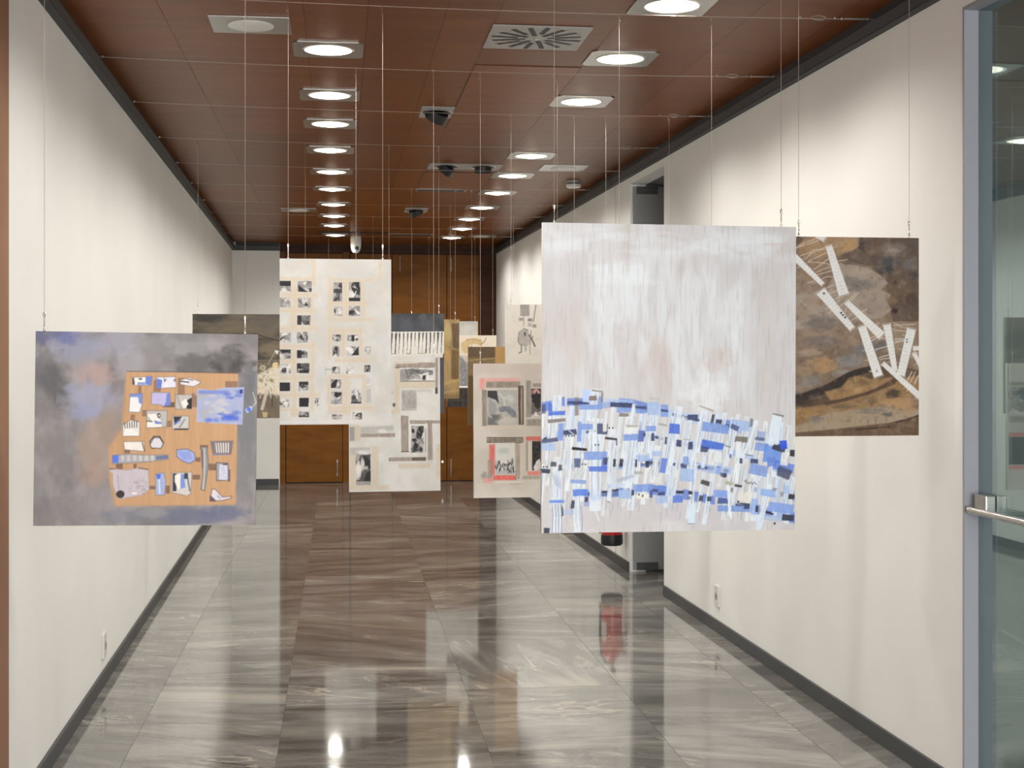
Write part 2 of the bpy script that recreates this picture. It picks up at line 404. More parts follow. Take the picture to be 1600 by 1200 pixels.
    for x0, y0, x1, y1, c, al, rot in ((30, 330, 90, 440, NV, .7, 0), (125, 305, 170, 465, B1, .95, 0), (130, 410, 330, 465, B1, .95, 0), (40, 420, 300, 425, B3, .4, 0),
        (118, 505, 335, 545, GR, .95, -6), (448, 240, 495, 465, GR, .8, 0), (420, 290, 620, 330, NV, .95, 0), (540, 145, 640, 300, (184, 200, 236), .9, 0),
        (620, 225, 712, 280, (125, 108, 104), .95, 0), (500, 330, 780, 395, B2, .85, 0), (780, 300, 880, 375, (135, 150, 195), .6, 0), (880, 305, 1150, 370, NV, .95, 3),
        (860, 270, 1160, 300, B3, .8, 2), (960, 370, 1140, 430, B2, .85, 0), (1190, 330, 1310, 440, B2, .9, 0), (1190, 352, 1310, 385, NV, .9, 3), (990, 435, 1108, 475, GR, .9, 2),
        (1340, 300, 1480, 460, B3, .85, 0), (1500, 330, 1600, 480, B2, .8, 0), (1505, 390, 1600, 420, NV, .95, 4), (240, 560, 310, 780, B2, .85, 0), (30, 745, 240, 800, NV, .8, -6),
        (30, 800, 220, 900, B3, .8, 0), (310, 640, 470, 705, NV, .95, -4), (480, 540, 530, 790, B2, .85, 0), (520, 565, 670, 640, B2, .85, 0), (720, 565, 850, 700, NV, .85, 0),
        (790, 560, 838, 670, WH, .9, 0), (1040, 700, 1230, 780, B2, .9, 0), (1230, 650, 1300, 790, (80, 100, 170), .9, 0), (1060, 610, 1230, 690, (222, 222, 220), .8, 0), (1070, 585, 1230, 610, (170, 166, 155), .9, 2),
        (1320, 595, 1450, 665, B2, .9, 0), (1390, 685, 1430, 780, NV, .95, 0), (1560, 735, 1582, 825, NV, .9, 0), (408, 858, 600, 900, (40, 38, 42), 1, 7), (560, 915, 850, 1020, B2, .85, 0), (815, 740, 970, 770, BK, .95, 8),
        (955, 770, 970, 840, BK, .9, 0), (440, 1000, 520, 1110, (80, 95, 130), .9, 0), (800, 990, 850, 1080, NV, .9, 0), (620, 1090, 850, 1160, B1, .85, 0), (920, 1005, 955, 1105, BK, .9, 3),
        (1002, 1005, 1040, 1105, BK, .9, 3), (1200, 955, 1370, 1040, B3, .8, 0), (1195, 1020, 1215, 1110, BK, .9, 3), (1320, 1035, 1365, 1115, BK, .9, 0), (1500, 1000, 1580, 1180, (95, 120, 200), .85, 8),
        (155, 1040, 225, 1095, (75, 78, 90), .95, 0), (250, 1075, 290, 1145, (80, 80, 90), .9, 0), (30, 1120, 150, 1175, (50, 55, 70), .9, 5), (1400, 910, 1530, 970, B3, .8, 0), (650, 150, 790, 175, (140, 135, 128), .9, 6),
        (770, 180, 792, 300, (125, 122, 125), .8, 6), (1360, 240, 1500, 275, (175, 170, 168), .5, 8), (290, 240, 330, 350, (105, 115, 190), .8, 0), (1475, 565, 1590, 595, (165, 162, 155), .9, 10)):
        a.rect(x0, y0, x1, y1, c, al, .25, 10, rot, 6)
    a.line([(375, 650), (430, 695)], 10, WH, .95)
    for x in (340, 375, 412, 440, 70, 110, 540, 578, 870, 912, 700, 738): a.ell(x, {70: 1098, 110: 1098, 540: 1068, 578: 1070, 870: 620, 912: 620, 700: 830, 738: 830}.get(x, 716), 9, 13, K, .9)
    a.z(1040, 600, 7.84)
    for x0, y0, x1, y1, c, al, rot in ((235, 368, 362, 440, NV, .95, 4), (10, 480, 140, 605, B1, .95, 3), (370, 285, 560, 300, (150, 145, 140), .95, 20), (525, 370, 560, 480, BK, .85, 12), (580, 430, 660, 482, NV, .95, 5),
        (410, 480, 740, 590, B2, .9, 8), (770, 440, 1010, 560, B3, .85, 8), (765, 495, 870, 560, (75, 85, 125), .9, 25), (1010, 420, 1040, 520, (110, 112, 120), .85, 8), (820, 640, 975, 710, (120, 115, 108), 1, 7),
        (1090, 580, 1200, 700, (150, 165, 205), .85, 5), (1070, 655, 1190, 690, (85, 90, 115), .85, 10), (100, 680, 160, 765, NV, .95, 5), (248, 705, 300, 795, NV, .95, 5), (400, 700, 680, 800, (70, 105, 200), .92, 12),
        (400, 760, 490, 830, NV, .85, 8), (1070, 720, 1230, 820, B2, .85, 10), (1180, 760, 1400, 960, (105, 140, 214), .9, 5), (1290, 740, 1450, 820, BK, .85, 20), (1380, 690, 1470, 800, (45, 80, 210), .95, -6), (1220, 900, 1330, 1010, (100, 130, 205), .85, 0),
        (1505, 810, 1562, 890, BK, .95, 3), (750, 850, 780, 905, (100, 110, 150), .9, 3), (862, 905, 915, 970, NV, .95, 3), (1010, 920, 1110, 975, NV, .95, 5), (1000, 990, 1230, 1120, B2, .85, 12), (1300, 960, 1560, 1080, B1, .75, 14),
        (1340, 1030, 1520, 1150, (70, 75, 100), .85, 20), (160, 975, 230, 1030, NV, .8, 5), (180, 880, 255, 980, B2, .8, 0), (140, 1030, 320, 1190, B3, .9, 5), (590, 960, 650, 1100, (90, 120, 205), .85, 5), (480, 1020, 780, 1100, B3, .7, 5),
        (670, 1100, 715, 1145, BK, .8, 0), (1285, 365, 1430, 385, (120, 118, 115), .9, 14), (180, 668, 270, 680, (150, 140, 120), .9, 10), (690, 755, 770, 768, (120, 118, 105), .9, 16), (945, 862, 1045, 875, (120, 118, 110), .9, 12)):
        a.rect(x0, y0, x1, y1, c, al, .25, 10, rot, 5)
    strip_z = a.t
    a.rect(1260, 385, 1380, 740, (214, 220, 230), .9, .2, 10, 8); a.rect(1395, 840, 1490, 1000, (222, 222, 218), .85, .3, 8, 10)
    a.rect(820, 700, 880, 1200, (222, 226, 228), .9, .3, 8, 4); a.rect(495, 795, 660, 1000, (222, 224, 226), .7, .3, 10, 6)
    a.z(840, 690, 8)
    for x0, y0, x1, y1, c, al, rot in ((390, 460, 590, 510, B2, .75, 4), (425, 575, 610, 660, (95, 130, 212), .95, 0), (568, 675, 612, 740, (62, 66, 92), .95, 5), (565, 730, 630, 790, B2, .6, 0), (140, 705, 325, 742, (110, 138, 212), .95, 0),
        (405, 715, 445, 815, BK, .9, 6), (300, 830, 440, 890, B3, .6, 0), (290, 790, 312, 910, BK, .8, -4), (780, 600, 845, 670, (95, 105, 150), .9, 0), (780, 595, 845, 620, BK, .9, 0), (905, 590, 985, 665, (95, 110, 155), .9, -2), (905, 583, 990, 605, BK, .95, -3),
        (985, 590, 1150, 700, B3, .9, 0), (1150, 590, 1180, 660, BK, .9, 0), (1170, 525, 1410, 610, B2, .85, 0), (1370, 600, 1410, 690, (70, 85, 150), .9, 6), (1480, 540, 1580, 660, (100, 130, 205), .9, 4), (1475, 625, 1560, 660, NV, .9, 0), (1450, 670, 1600, 760, B3, .8, 0),
        (80, 1050, 145, 1130, (55, 60, 78), .95, 0), (960, 425, 1180, 470, (165, 172, 195), .7, -16), (1180, 360, 1290, 400, (165, 160, 158), .8, 3), (850, 510, 1060, 560, B4, .7, -4), (640, 640, 780, 720, B4, .7, -10), (1210, 620, 1360, 700, WH, .9, 4)):
        a.rect(x0, y0, x1, y1, c, al, .25, 10, rot, 5)
    for q in ((1240, 650), (1286, 668)): a.ell(*q, 10, 16, K, .9)
    a.line([(690, 800), (750, 970)], 14, (220, 224, 230), .9); a.line([(855, 730), (880, 745)], 16, (140, 140, 145), .9)
    for x in (175, 215, 250, 285): a.line([(x, 760), (x + 8, 900), (x + 3, 1120)], 7, (95, 105, 130), .8)
    a.line([(520, 780), (545, 960), (535, 1100)], 7, (90, 105, 135), .8)
    for k in range(6): a.line([(165 + k * 20, 360 + k * 12), (215 + k * 12, 520 + k * 10)], 5, (120, 130, 165), .7)
    a.z(1040, 690, 7.84)
    for x0, y0, x1, y1, c, al, rot in ((400, 470, 510, 530, (75, 72, 75), .95, 14), (100, 595, 195, 628, BK, .95, 2), (60, 655, 185, 740, (95, 125, 205), .95, 0), (250, 600, 300, 640, BK, .95, 0), (240, 670, 280, 710, (100, 108, 130), .8, 0), (380, 660, 430, 725, (70, 74, 90), .95, 8),
        (475, 670, 535, 730, (65, 70, 92), .95, 3), (560, 590, 760, 680, (125, 152, 218), .9, 4), (610, 690, 740, 760, (70, 88, 145), .95, 2), (610, 785, 1010, 860, B2, .9, 3), (850, 745, 1010, 775, BK, .9, 16), (940, 770, 1010, 830, NV, .9, 8), (1030, 700, 1110, 900, (150, 175, 228), .85, 0),
        (820, 525, 910, 560, BK, .9, 10), (770, 560, 800, 620, (125, 122, 120), .85, 5), (1080, 785, 1115, 870, BK, .9, 6), (1140, 590, 1330, 680, (140, 168, 222), .85, 8), (1285, 570, 1340, 610, (140, 140, 145), .85, 5), (1210, 870, 1310, 895, BK, .95, 16), (1240, 760, 1560, 880, (128, 155, 216), .9, 9),
        (1410, 905, 1560, 980, (50, 55, 72), .95, 4), (1490, 650, 1562, 715, (48, 48, 56), .95, 12), (1390, 620, 1430, 680, (130, 138, 150), .8, 0), (1420, 545, 1500, 640, B3, .7, 0), (1180, 920, 1400, 980, B3, .6, 8), (880, 620, 1030, 760, (222, 216, 208), .85, 4), (1060, 560, 1100, 620, B2, .7, 0),
        (640, 380, 720, 430, NV, .75, 0), (700, 490, 800, 530, (165, 160, 140), .8, 12), (1280, 360, 1350, 440, (222, 226, 230), .8, 0)):
        a.rect(x0, y0, x1, y1, c, al, .25, 10, rot, 5)
    a.rect(245, 760, 335, 1010, (208, 218, 232), .9, .2, 10, 2); a.line([(245, 1000), (325, 1004)], 12, (140, 142, 146), .9)
    a.rect(735, 540, 770, 900, (225, 230, 236), .9, .2, 8, -3); a.rect(1095, 900, 1150, 1090, (205, 218, 234), .85, .3, 10, 3)
    a.ell(1318, 1012, 14, 16, K, .9); a.line([(940, 490), (960, 470), (965, 510), (985, 500), (1000, 520), (1020, 495), (1040, 525), (1065, 500), (1095, 530)], 8, (70, 72, 80), .85)
    a.im = a.im * np.array([.965, .99, .985])
    # thin pen lettering across the strips
    for i in range(150):
        x = rnd.uniform(850, 1236); y = rnd.uniform(632 + max(0, x - 1040) * .15, 800 + max(0, x - 1000) * .04)
        a.z(0, 0, 1); p = [(x, y)]
        for k in range(rnd.randint(3, 7)): p.append((p[-1][0] + rnd.uniform(-.9, .4), p[-1][1] + 2.6))
        a.line(p, .7, (115, 125, 155), .55)
    return a

def art_smoke():                     # left canvas, blue-grey smoke with tan panel of cut-outs
    a = Art(52, 518, 401, 821, (128, 122, 122), 1.0)
    a.cloud((118, 114, 114), (150, 143, 144), 90, 90, 21)
    a.z(40, 500, 3.53)
    for cx, cy, rx, ry, c, al in ((250, 150, 260, 130, (140, 146, 172), .9), (200, 90, 130, 60, (92, 100, 165), .8), (520, 120, 190, 90, (150, 152, 168), .8), (150, 330, 120, 170, (82, 82, 84), .8), (90, 260, 70, 150, (96, 96, 98), .7),
        (350, 430, 190, 160, (152, 156, 186), .85), (380, 300, 150, 80, (176, 146, 136), .9), (330, 500, 110, 70, (140, 148, 190), .7), (560, 230, 120, 130, (160, 158, 166), .7), (820, 140, 280, 110, (132, 132, 134), .9), (960, 150, 260, 70, (150, 148, 148), .7),
        (1110, 230, 170, 110, (62, 60, 60), .95), (900, 240, 150, 90, (92, 90, 90), .8), (1210, 560, 100, 380, (112, 114, 118), .9), (1210, 350, 80, 150, (100, 102, 106), .7), (1210, 850, 80, 250, (120, 120, 120), .7),
        (420, 680, 190, 260, (164, 138, 118), .8), (340, 860, 130, 100, (172, 138, 118), .6), (160, 800, 180, 320, (122, 118, 116), .7), (150, 1050, 240, 120, (128, 120, 120), .8), (400, 1000, 160, 120, (140, 134, 132), .7),
        (560, 1080, 220, 60, (112, 116, 128), .8), (900, 1080, 260, 70, (98, 104, 130), .9), (1100, 1060, 180, 60, (90, 98, 132), .8), (700, 1060, 110, 50, (142, 142, 146), .6), (70, 100, 60, 60, (84, 90, 140), .7)):
        a.blob(cx, cy, rx, ry, c, al)
    a.im = a.im * .78 + a.im.mean(2, keepdims=True) * .22 * np.array([1.0, .985, .975]); a.im = a.im * .88 + 15
    a.veil((170, 160, 160), 26, 40, 22, .3, .5, .75, octv=5); a.veil((90, 90, 95), 22, 50, 23, .25, .55, .8, octv=5)
    a.poly([(540, 283), (1163, 285), (1160, 1015), (1155, 1018), (490, 1025), (455, 880), (450, 700), (520, 600)], (184, 146, 108), 1, 1.6, 9, (5, 30))
    a.poly([(545, 284), (1163, 285), (1160, 1015), (700, 1020), (560, 900)], (186, 148, 110), .8, .4, 9, (4, 40))
    a.line([(545, 280), (850, 278), (1163, 284)], 5, (50, 45, 42), .5)
    a.z(160, 570, 6.667)
    BR = (136, 106, 84)
    for x0, y0, x1, y1 in ((350, 215, 382, 300), (510, 150, 588, 270), (762, 125, 838, 300), (1265, 155, 1392, 220), (912, 285, 970, 430), (615, 380, 735, 432), (395, 465, 440, 530), (272, 515, 320, 580), (655, 575, 705, 640)):
        a.rect(x0, y0, x1, y1, BR if x0 != 615 else (92, 78, 72), .9, .3, 8)
    B = (92, 114, 190); O = (120, 112, 108)
    def cut(pts, fill, out=O, ow=8):
        a.poly(pts, fill, 1, .15, 8); a.line(list(pts) + [pts[0]], ow, out, .75)
    cut([(285, 125), (495, 112), (482, 205), (385, 210), (290, 205)], WH); a.poly([(425, 115), (495, 112), (482, 203), (425, 200)], B, .9, .4); a.poly([(290, 130), (305, 130), (315, 200), (292, 200)], K, .8, .2); a.rect(340, 175, 420, 205, B, .7, .3); a.ell(370, 140, 22, 10, K, .7)
    cut([(535, 120), (735, 112), (748, 225), (545, 238)], (212, 212, 222)); a.poly([(540, 130), (600, 150), (590, 235), (545, 235)], B, .95, .4); a.line([(620, 130), (625, 165), (640, 140)], 10, K, .6); a.ell(730, 150, 14, 14, K, .5)
    cut([(785, 150), (880, 120), (965, 150), (1005, 165), (985, 185), (930, 215), (830, 200), (790, 190)], (214, 210, 214)); a.line([(790, 160), (880, 170)], 12, K, .9); a.line([(860, 135), (920, 150)], 9, K, .7)
    cut([(265, 300), (395, 290), (392, 400), (370, 490), (255, 485)], (220, 220, 220)); a.poly([(265, 300), (395, 290), (392, 400), (360, 395), (350, 330), (268, 330)], B, .8, .4)
    cut([(488, 280), (680, 278), (690, 410), (610, 425), (590, 410), (490, 405)], (176, 172, 208)); a.poly([(650, 290), (680, 285), (690, 410), (615, 425), (640, 380)], B, .8, .4)
    cut([(742, 300), (915, 300), (910, 450), (742, 455)], (178, 176, 172)); a.poly([(860, 360), (912, 330), (912, 448), (860, 448)], K, .95, .2); a.poly([(800, 380), (850, 340), (880, 400), (830, 445)], WH, .9, .3); a.line([(760, 320), (800, 440)], 16, G2, .7)
    cut([(440, 470), (655, 468), (655, 640), (445, 655)], (176, 174, 170)); a.poly([(445, 510), (530, 500), (600, 590), (600, 640), (448, 645), (448, 580), (500, 580)], WH, .95, .3); a.poly([(520, 570), (600, 590), (600, 612), (530, 608)], B, .8, .3); a.ell(570, 522, 18, 26, K, .9); a.ell(572, 522, 8, 12, WH, .9); a.line([(445, 580), (500, 585)], 10, K, .8)
    cut([(712, 520), (885, 525), (885, 660), (712, 668)], (190, 188, 184)); a.poly([(722, 530), (815, 530), (735, 620)], K, .9, .2); a.line([(735, 610), (790, 570)], 20, B, .8); a.line([(790, 640), (840, 560)], 20, G2, .9); a.rect(730, 655, 880, 670, K, .8)
    cut([(195, 620), (270, 570), (370, 590), (372, 735), (195, 740)], (214, 210, 204)); [a.line([(210 + i * 26, 600 - i * 4), (220 + i * 24, 655 - i * 2)], 9, K, .8) for i in range(6)]; a.poly([(200, 735), (230, 660), (300, 660), (365, 735)], (226, 222, 216), .95, .3)
    cut([(480, 790), (520, 740), (580, 740), (618, 800), (590, 860), (500, 862)], (206, 202, 206), K, 12)
    cut([(972, 240), (1140, 255), (1250, 225), (1462, 218), (1450, 608), (1180, 595), (970, 580)], (158, 166, 194), (160, 175, 215), 8)
    for i in range(40):
        r = random.Random(i); x, y = r.uniform(985, 1430), r.uniform(260, 580)
        c = (B if (y > 500 or y < 300 or x > 1300) and r.random() < .8 else (186, 186, 188)) if x > 1100 or r.random() < .3 else (166, 164, 164)
        a.blob(x, y, 62, 26, c, .7)
    a.rect(1230, 525, 1410, 570, (60, 88, 195), .7, 1.2, 20); a.rect(1080, 545, 1200, 585, (80, 105, 200), .6, 1.2, 20); a.rect(985, 255, 1300, 290, (100, 118, 190), .7, 1, 10); a.rect(1420, 240, 1450, 285, (40, 50, 110), .9, .3)
    a.poly([(1480, 450), (1540, 410), (1560, 450), (1500, 490)], (170, 186, 220), .95, .2); a.ell(1520, 450, 22, 22, (70, 100, 210), .9, .3); a.line([(1550, 430), (1596, 380), (1560, 270)], 8, (205, 205, 205), .8)
    a.z(160, 680, 6.667)
    for x0, y0, x1, y1 in ((213, 145, 272, 185), (128, 290, 200, 350), (310, 292, 345, 345), (965, 225, 1015, 270), (1100, 290, 1180, 360), (480, 525, 545, 560), (650, 520, 692, 605), (930, 408, 1012, 458), (1005, 95, 1090, 140)):
        a.rect(x0, y0, x1, y1, (118, 92, 76), .9, .3, 8)
    cut([(205, 62), (420, 60), (430, 165), (215, 145)], (222, 216, 208)); a.line([(400, 70), (425, 160)], 14, (90, 74, 66), .8)
    cut([(480, 90), (520, 20), (580, 20), (620, 80), (595, 130), (500, 128)], (206, 202, 206), K, 8)
    cut([(90, 205), (280, 190), (420, 200), (672, 200), (672, 245), (440, 275), (92, 295)], (158, 158, 160)); a.rect(95, 205, 152, 285, (80, 112, 212), .95, .3); a.poly([(540, 215), (670, 200), (672, 240), (545, 250)], (96, 108, 140), .9, .3); [a.rect(180 + i * 62, 205, 215 + i * 62, 262, (196, 194, 190), .7, .4, 10) for i in range(6)]
    cut([(760, 145), (870, 135), (945, 175), (960, 250), (900, 290), (830, 265), (765, 220)], (150, 164, 212), (92, 86, 96), 9); [a.line([(790 + i * 30, 170), (830 + i * 30, 240)], 10, B, .6) for i in range(4)]
    cut([(1015, 115), (1080, 115), (1098, 290), (1062, 575), (1018, 560), (1040, 400)], (140, 140, 140), (86, 84, 86), 8); a.line([(1050, 130), (1060, 300), (1045, 560)], 9, WH, .7); a.line([(1030, 140), (1035, 330)], 8, K, .5)
    cut([(1115, 55), (1355, 48), (1335, 190), (1145, 200)], (120, 110, 112)); [a.line([(1175 + i * 26, 75), (1185 + i * 24, 170)], 13, WH, .85) for i in range(6)]; a.line([(1140, 192), (1300, 196)], 10, (120, 130, 200), .7)
    cut([(1180, 278), (1305, 285), (1320, 460), (1185, 470)], (150, 150, 154), (90, 80, 90), 10); a.rect(1215, 300, 1300, 460, (196, 198, 216), .9, .3, 30, ts=(2, 2)); a.rect(1250, 290, 1300, 305, K, .8); a.rect(1310, 350, 1330, 480, (96, 78, 100), .8, .4)
    cut([(50, 360), (120, 345), (240, 360), (340, 340), (465, 360), (480, 560), (400, 620), (230, 650), (150, 655), (100, 520), (95, 400)], (186, 178, 184), (150, 142, 146), 8); a.veil((120, 114, 120), 3, 3, 31, .5, .5, .7, (280, 470, 470, 600), 3); a.ell(178, 610, 44, 40, K, .9, .3); a.rect(300, 590, 350, 610, WH, .95, .1); a.line([(150, 420), (160, 560)], 12, (140, 130, 136), .6); a.line([(60, 345), (120, 345)], 10, (84, 70, 66), .7); a.line([(370, 335), (465, 350)], 12, (92, 74, 66), .7)
    cut([(545, 395), (630, 385), (652, 470), (640, 620), (545, 620)], (156, 168, 204)); a.poly([(550, 400), (600, 400), (590, 450), (560, 450)], (70, 98, 205), .9, .4); a.line([(580, 460), (590, 600)], 16, (200, 208, 226), .9)
    cut([(712, 385), (925, 380), (915, 600), (880, 630), (710, 590)], (196, 192, 188)); a.rect(722, 395, 765, 580, K, .9, .2); a.poly([(745, 410), (800, 400), (800, 560), (770, 540), (745, 480)], (226, 222, 212), .95, .2); a.poly([(810, 395), (840, 400), (858, 540), (805, 555)], (110, 138, 200), .95, .3); a.rect(845, 390, 885, 450, K, .85, .2); a.line([(880, 440), (905, 575)], 14, (70, 70, 74), .8)
    cut([(1118, 685), (1140, 555), (1175, 560), (1250, 640), (1350, 635), (1340, 655), (1230, 680)], (206, 202, 204), (110, 88, 88), 10); a.poly([(1115, 620), (1145, 640), (1190, 685), (1118, 688)], (84, 66, 84), .9, .3); a.line([(1200, 630), (1230, 655)], 18, (140, 150, 205), .8)
    return a

def art_windows():                   # white canvas with rows of small openings
    a = Art(437, 404, 611, 664, (206, 202, 192), 1.25)
    a.cloud((200, 196, 187), (214, 211, 204), 40, 40, 41, .8); a.veil((196, 198, 200), 10, 16, 42, .5, .5, .7)
    T = (208, 193, 170)
    a.z(430, 400, 8.57)
    def bar(x0, y0, x1, y1, al=.62): a.rect(x0, y0, x1, y1, T, al, .4, 8, 0, 4); a.line([(x0, (y0 + y1) / 2), (x1, (y0 + y1) / 2)] if x1 - x0 > y1 - y0 else [((x0 + x1) / 2, y0), ((x0 + x1) / 2, y1)], 5, (202, 168, 146), .5)
    for q in ((480, 40, 545, 400), (60, 280, 500, 340), (210, 330, 300, 960), (1375, 50, 1420, 300), (60, 480, 570, 560), (60, 700, 540, 770), (60, 930, 570, 1010), (450, 560, 520, 960), (700, 290, 1310, 345), (700, 345, 770, 830), (895, 345, 985, 830), (1130, 345, 1200, 830), (700, 600, 1250, 665), (700, 820, 1310, 880), (700, 960, 760, 1190), (880, 1020, 940, 1190), (1110, 960, 1160, 1190), (700, 960, 1150, 1050)): bar(*q)
    def win(x0, y0, x1, y1, sd, shade=.5, bg=None): sketch(a, x0, y0, x1, y1, sd, shade, bg)
    win(55, 335, 210, 475, 1); a.rect(55, 335, 210, 405, K, .95, .1); win(300, 340, 485, 480, 2, .2); a.poly([(305, 385), (430, 482), (315, 480)], K, .95, .1)
    win(55, 562, 205, 692, 3, .1); win(308, 562, 470, 694, 4, .0, (165, 163, 158)); win(295, 798, 465, 922, 5, .0, (130, 128, 126)); a.rect(295, 798, 350, 922, K, .9, .2)
    win(60, 1030, 210, 1150, 6, .1); win(292, 1020, 435, 1160, 7, .6); win(770, 355, 890, 605, 8, .2); a.rect(775, 440, 888, 495, (60, 58, 60), .9, .2); win(985, 345, 1130, 600, 9, .3); a.rect(980, 555, 1130, 602, K, .95, .2); a.poly([(1035, 348), (1115, 342), (1122, 470), (1080, 420)], K, .95, .2)
    win(780, 680, 890, 800, 10, 0, (175, 172, 168)); win(980, 670, 1130, 800, 11, 0); win(762, 1050, 875, 1140, 12, .3); win(960, 1058, 1105, 1140, 13, .2); a.rect(1012, 1060, 1055, 1142, K, .95, .2)
    a.z(430, 530, 8.57)
    for q in ((60, 60, 540, 130), (60, 480, 500, 560), (60, 265, 260, 330), (210, 130, 290, 1040), (460, 20, 530, 520), (60, 720, 600, 780), (60, 920, 330, 970), (210, 960, 310, 1040), (460, 560, 520, 960), (700, 60, 740, 280), (870, 0, 930, 240), (1120, 0, 1170, 300), (790, 250, 1280, 320), (700, 470, 1200, 530), (690, 500, 740, 900), (890, 520, 1000, 1030), (1150, 480, 1210, 900), (1160, 620, 1280, 660), (700, 890, 1380, 960), (700, 950, 1000, 1000), (690, 0, 730, 60)): bar(*q)
    win(55, 140, 212, 262, 21, .5); a.poly([(60, 140), (212, 140), (212, 165), (100, 190)], K, .95, .1); win(292, 148, 430, 252, 22, .3); a.rect(292, 148, 350, 252, K, .95, .3); win(60, 325, 210, 465, 23, 0, (196, 194, 190)); win(292, 322, 455, 452, 24, .8, (90, 88, 88)); a.rect(320, 410, 448, 455, K, .9, .2)
    a.rect(58, 580, 200, 695, (40, 38, 40), 1, .1, 12, 0, 3); win(318, 570, 442, 690, 26, .5); a.rect(318, 570, 442, 610, K, .8, .3); win(62, 795, 190, 910, 27, 0, (180, 178, 174)); a.rect(322, 785, 445, 905, (34, 32, 34), 1, .1, 14, 0, 3); win(525, 785, 595, 905, 29, 0, (186, 182, 176)); win(318, 972, 452, 1045, 30, .7, (70, 68, 68))
    win(760, 98, 855, 235, 31, .3); a.blob(815, 130, 35, 45, K, .9); win(945, 95, 1112, 225, 32, 0, (186, 186, 184)); a.poly([(1012, 218), (1108, 100), (1112, 215)], K, .95, .1); win(1180, 95, 1275, 205, 33, 0, (192, 188, 182)); win(755, 370, 862, 465, 34, 0, (176, 172, 168)); a.line([(670, 405), (760, 405)], 14, (150, 146, 142), .8); a.line([(668, 370), (668, 470)], 10, (165, 160, 155), .7); win(945, 370, 1040, 465, 35, 0, (196, 190, 188))
    win(1185, 350, 1265, 440, 36, .6, (110, 104, 100)); win(740, 540, 878, 655, 37, .2); a.poly([(742, 600), (800, 540), (835, 545), (800, 655), (742, 655)], K, .95, .2); a.rect(1210, 510, 1255, 600, (196, 188, 188), .8, .3); win(745, 710, 885, 870, 38, .2); a.poly([(790, 720), (882, 712), (880, 750), (820, 790), (780, 760)], K, .9, .2); win(1008, 680, 1145, 868, 39, .2, (190, 188, 186)); a.blob(1040, 780, 40, 50, (60, 58, 60), .9); a.rect(1010, 845, 1145, 868, (50, 48, 50), .8, .3); a.rect(1212, 668, 1275, 860, (182, 178, 176), .9, .3, 10); win(755, 1010, 885, 1075, 40, .1, (180, 176, 172)); win(1028, 985, 1155, 1080, 41, .1, (180, 178, 176)); a.poly([(1080, 1000), (1150, 985), (1155, 1035)], (60, 58, 60), .9, .2)
    a.rect(60, 1085, 1100, 1130, (216, 216, 212), .6, .6)
    a.im = a.im * .94
    return a

def art_grid():                      # white canvas with framed sketches, behind the windows one
    a = Art(546, 557, 688, 768, (208, 205, 198), 1.25)
    a.cloud((202, 198, 190), (216, 214, 209), 30, 40, 51, .8)
    T = (204, 189, 167); B = (150, 136, 126)
    a.z(540, 550, 5.335)
    for q in ((410, 140, 450, 510), (450, 245, 740, 305), (380, 480, 450, 515), (75, 610, 125, 740), (220, 780, 275, 1100), (40, 815, 90, 1130), (40, 1105, 360, 1140), (750, 770, 785, 1060), (440, 930, 700, 970), (410, 85, 600, 135)): a.rect(*q, T, .75, .4, 10)
    for q in ((600, 90, 745, 130), (420, 100, 620, 140), (745, 50, 768, 350), (460, 530, 522, 830), (535, 572, 785, 600), (680, 595, 718, 905), (360, 875, 665, 910), (130, 675, 410, 705)): a.rect(*q, B, .85, .2, 24, 0, 3)
    a.rect(745, 300, 765, 350, K, .7, .2); a.rect(550, 878, 665, 905, (90, 80, 74), .8, .2, 14); a.line([(410, 130), (600, 138), (740, 128)], 5, (90, 76, 70), .7); a.line([(462, 830), (525, 830)], 8, (80, 66, 60), .8); a.line([(455, 245), (740, 245)], 6, (60, 52, 50), .8)
    sketch(a, 455, 140, 728, 242, 61, .3, (206, 204, 200)); a.poly([(610, 190), (690, 170), (700, 225), (650, 240)], WH, .9, .3); a.poly([(640, 200), (670, 195), (665, 235), (640, 235)], K, .9, .2); a.line([(505, 150), (520, 220), (560, 160), (590, 170), (640, 190)], 5, K, .6)
    a.rect(468, 320, 592, 490, (168, 164, 160), .9, .4, 26, ts=(3, 5)); [a.line([(475 + i * 18, 340 + (i % 3) * 12), (500 + i * 15, 470)], 4, (110, 106, 104), .6) for i in range(6)]; a.blob(660, 390, 80, 80, (214, 212, 208), .8)
    a.rect(600, 320, 720, 335, (186, 180, 176), .6, .5)
    a.rect(538, 610, 680, 845, (216, 213, 206), 1, .2); sketch(a, 545, 618, 648, 838, 62, .5); [a.blob(*q, K, .95) for q in ((570, 735, 30, 18), (560, 660, 18, 25), (620, 690, 25, 22), (590, 780, 20, 30), (625, 810, 18, 34))]; a.rect(655, 640, 672, 840, (150, 146, 142), .6, .2)
    sketch(a, 90, 850, 212, 1100, 63, .9, (90, 88, 88)); a.rect(95, 945, 190, 975, WH, .7, .6); a.rect(90, 1070, 210, 1100, (176, 172, 168), .8, .3); a.rect(40, 790, 205, 850, (176, 172, 168), .8, .5, 14); a.blob(150, 830, 70, 26, (222, 220, 216), .8)
    a.rect(40, 620, 78, 735, (140, 138, 140), .8, .6, 16); a.poly([(130, 620), (400, 610), (400, 650), (260, 675), (130, 670)], (176, 172, 166), .8, .8, 12); a.blob(300, 655, 60, 22, (220, 218, 214), .9); a.blob(405, 440, 16, 24, (70, 66, 66), .9)
    a.rect(380, 325, 405, 350, (186, 180, 176), .7, .5)
    a.im = a.im * .96
    return a

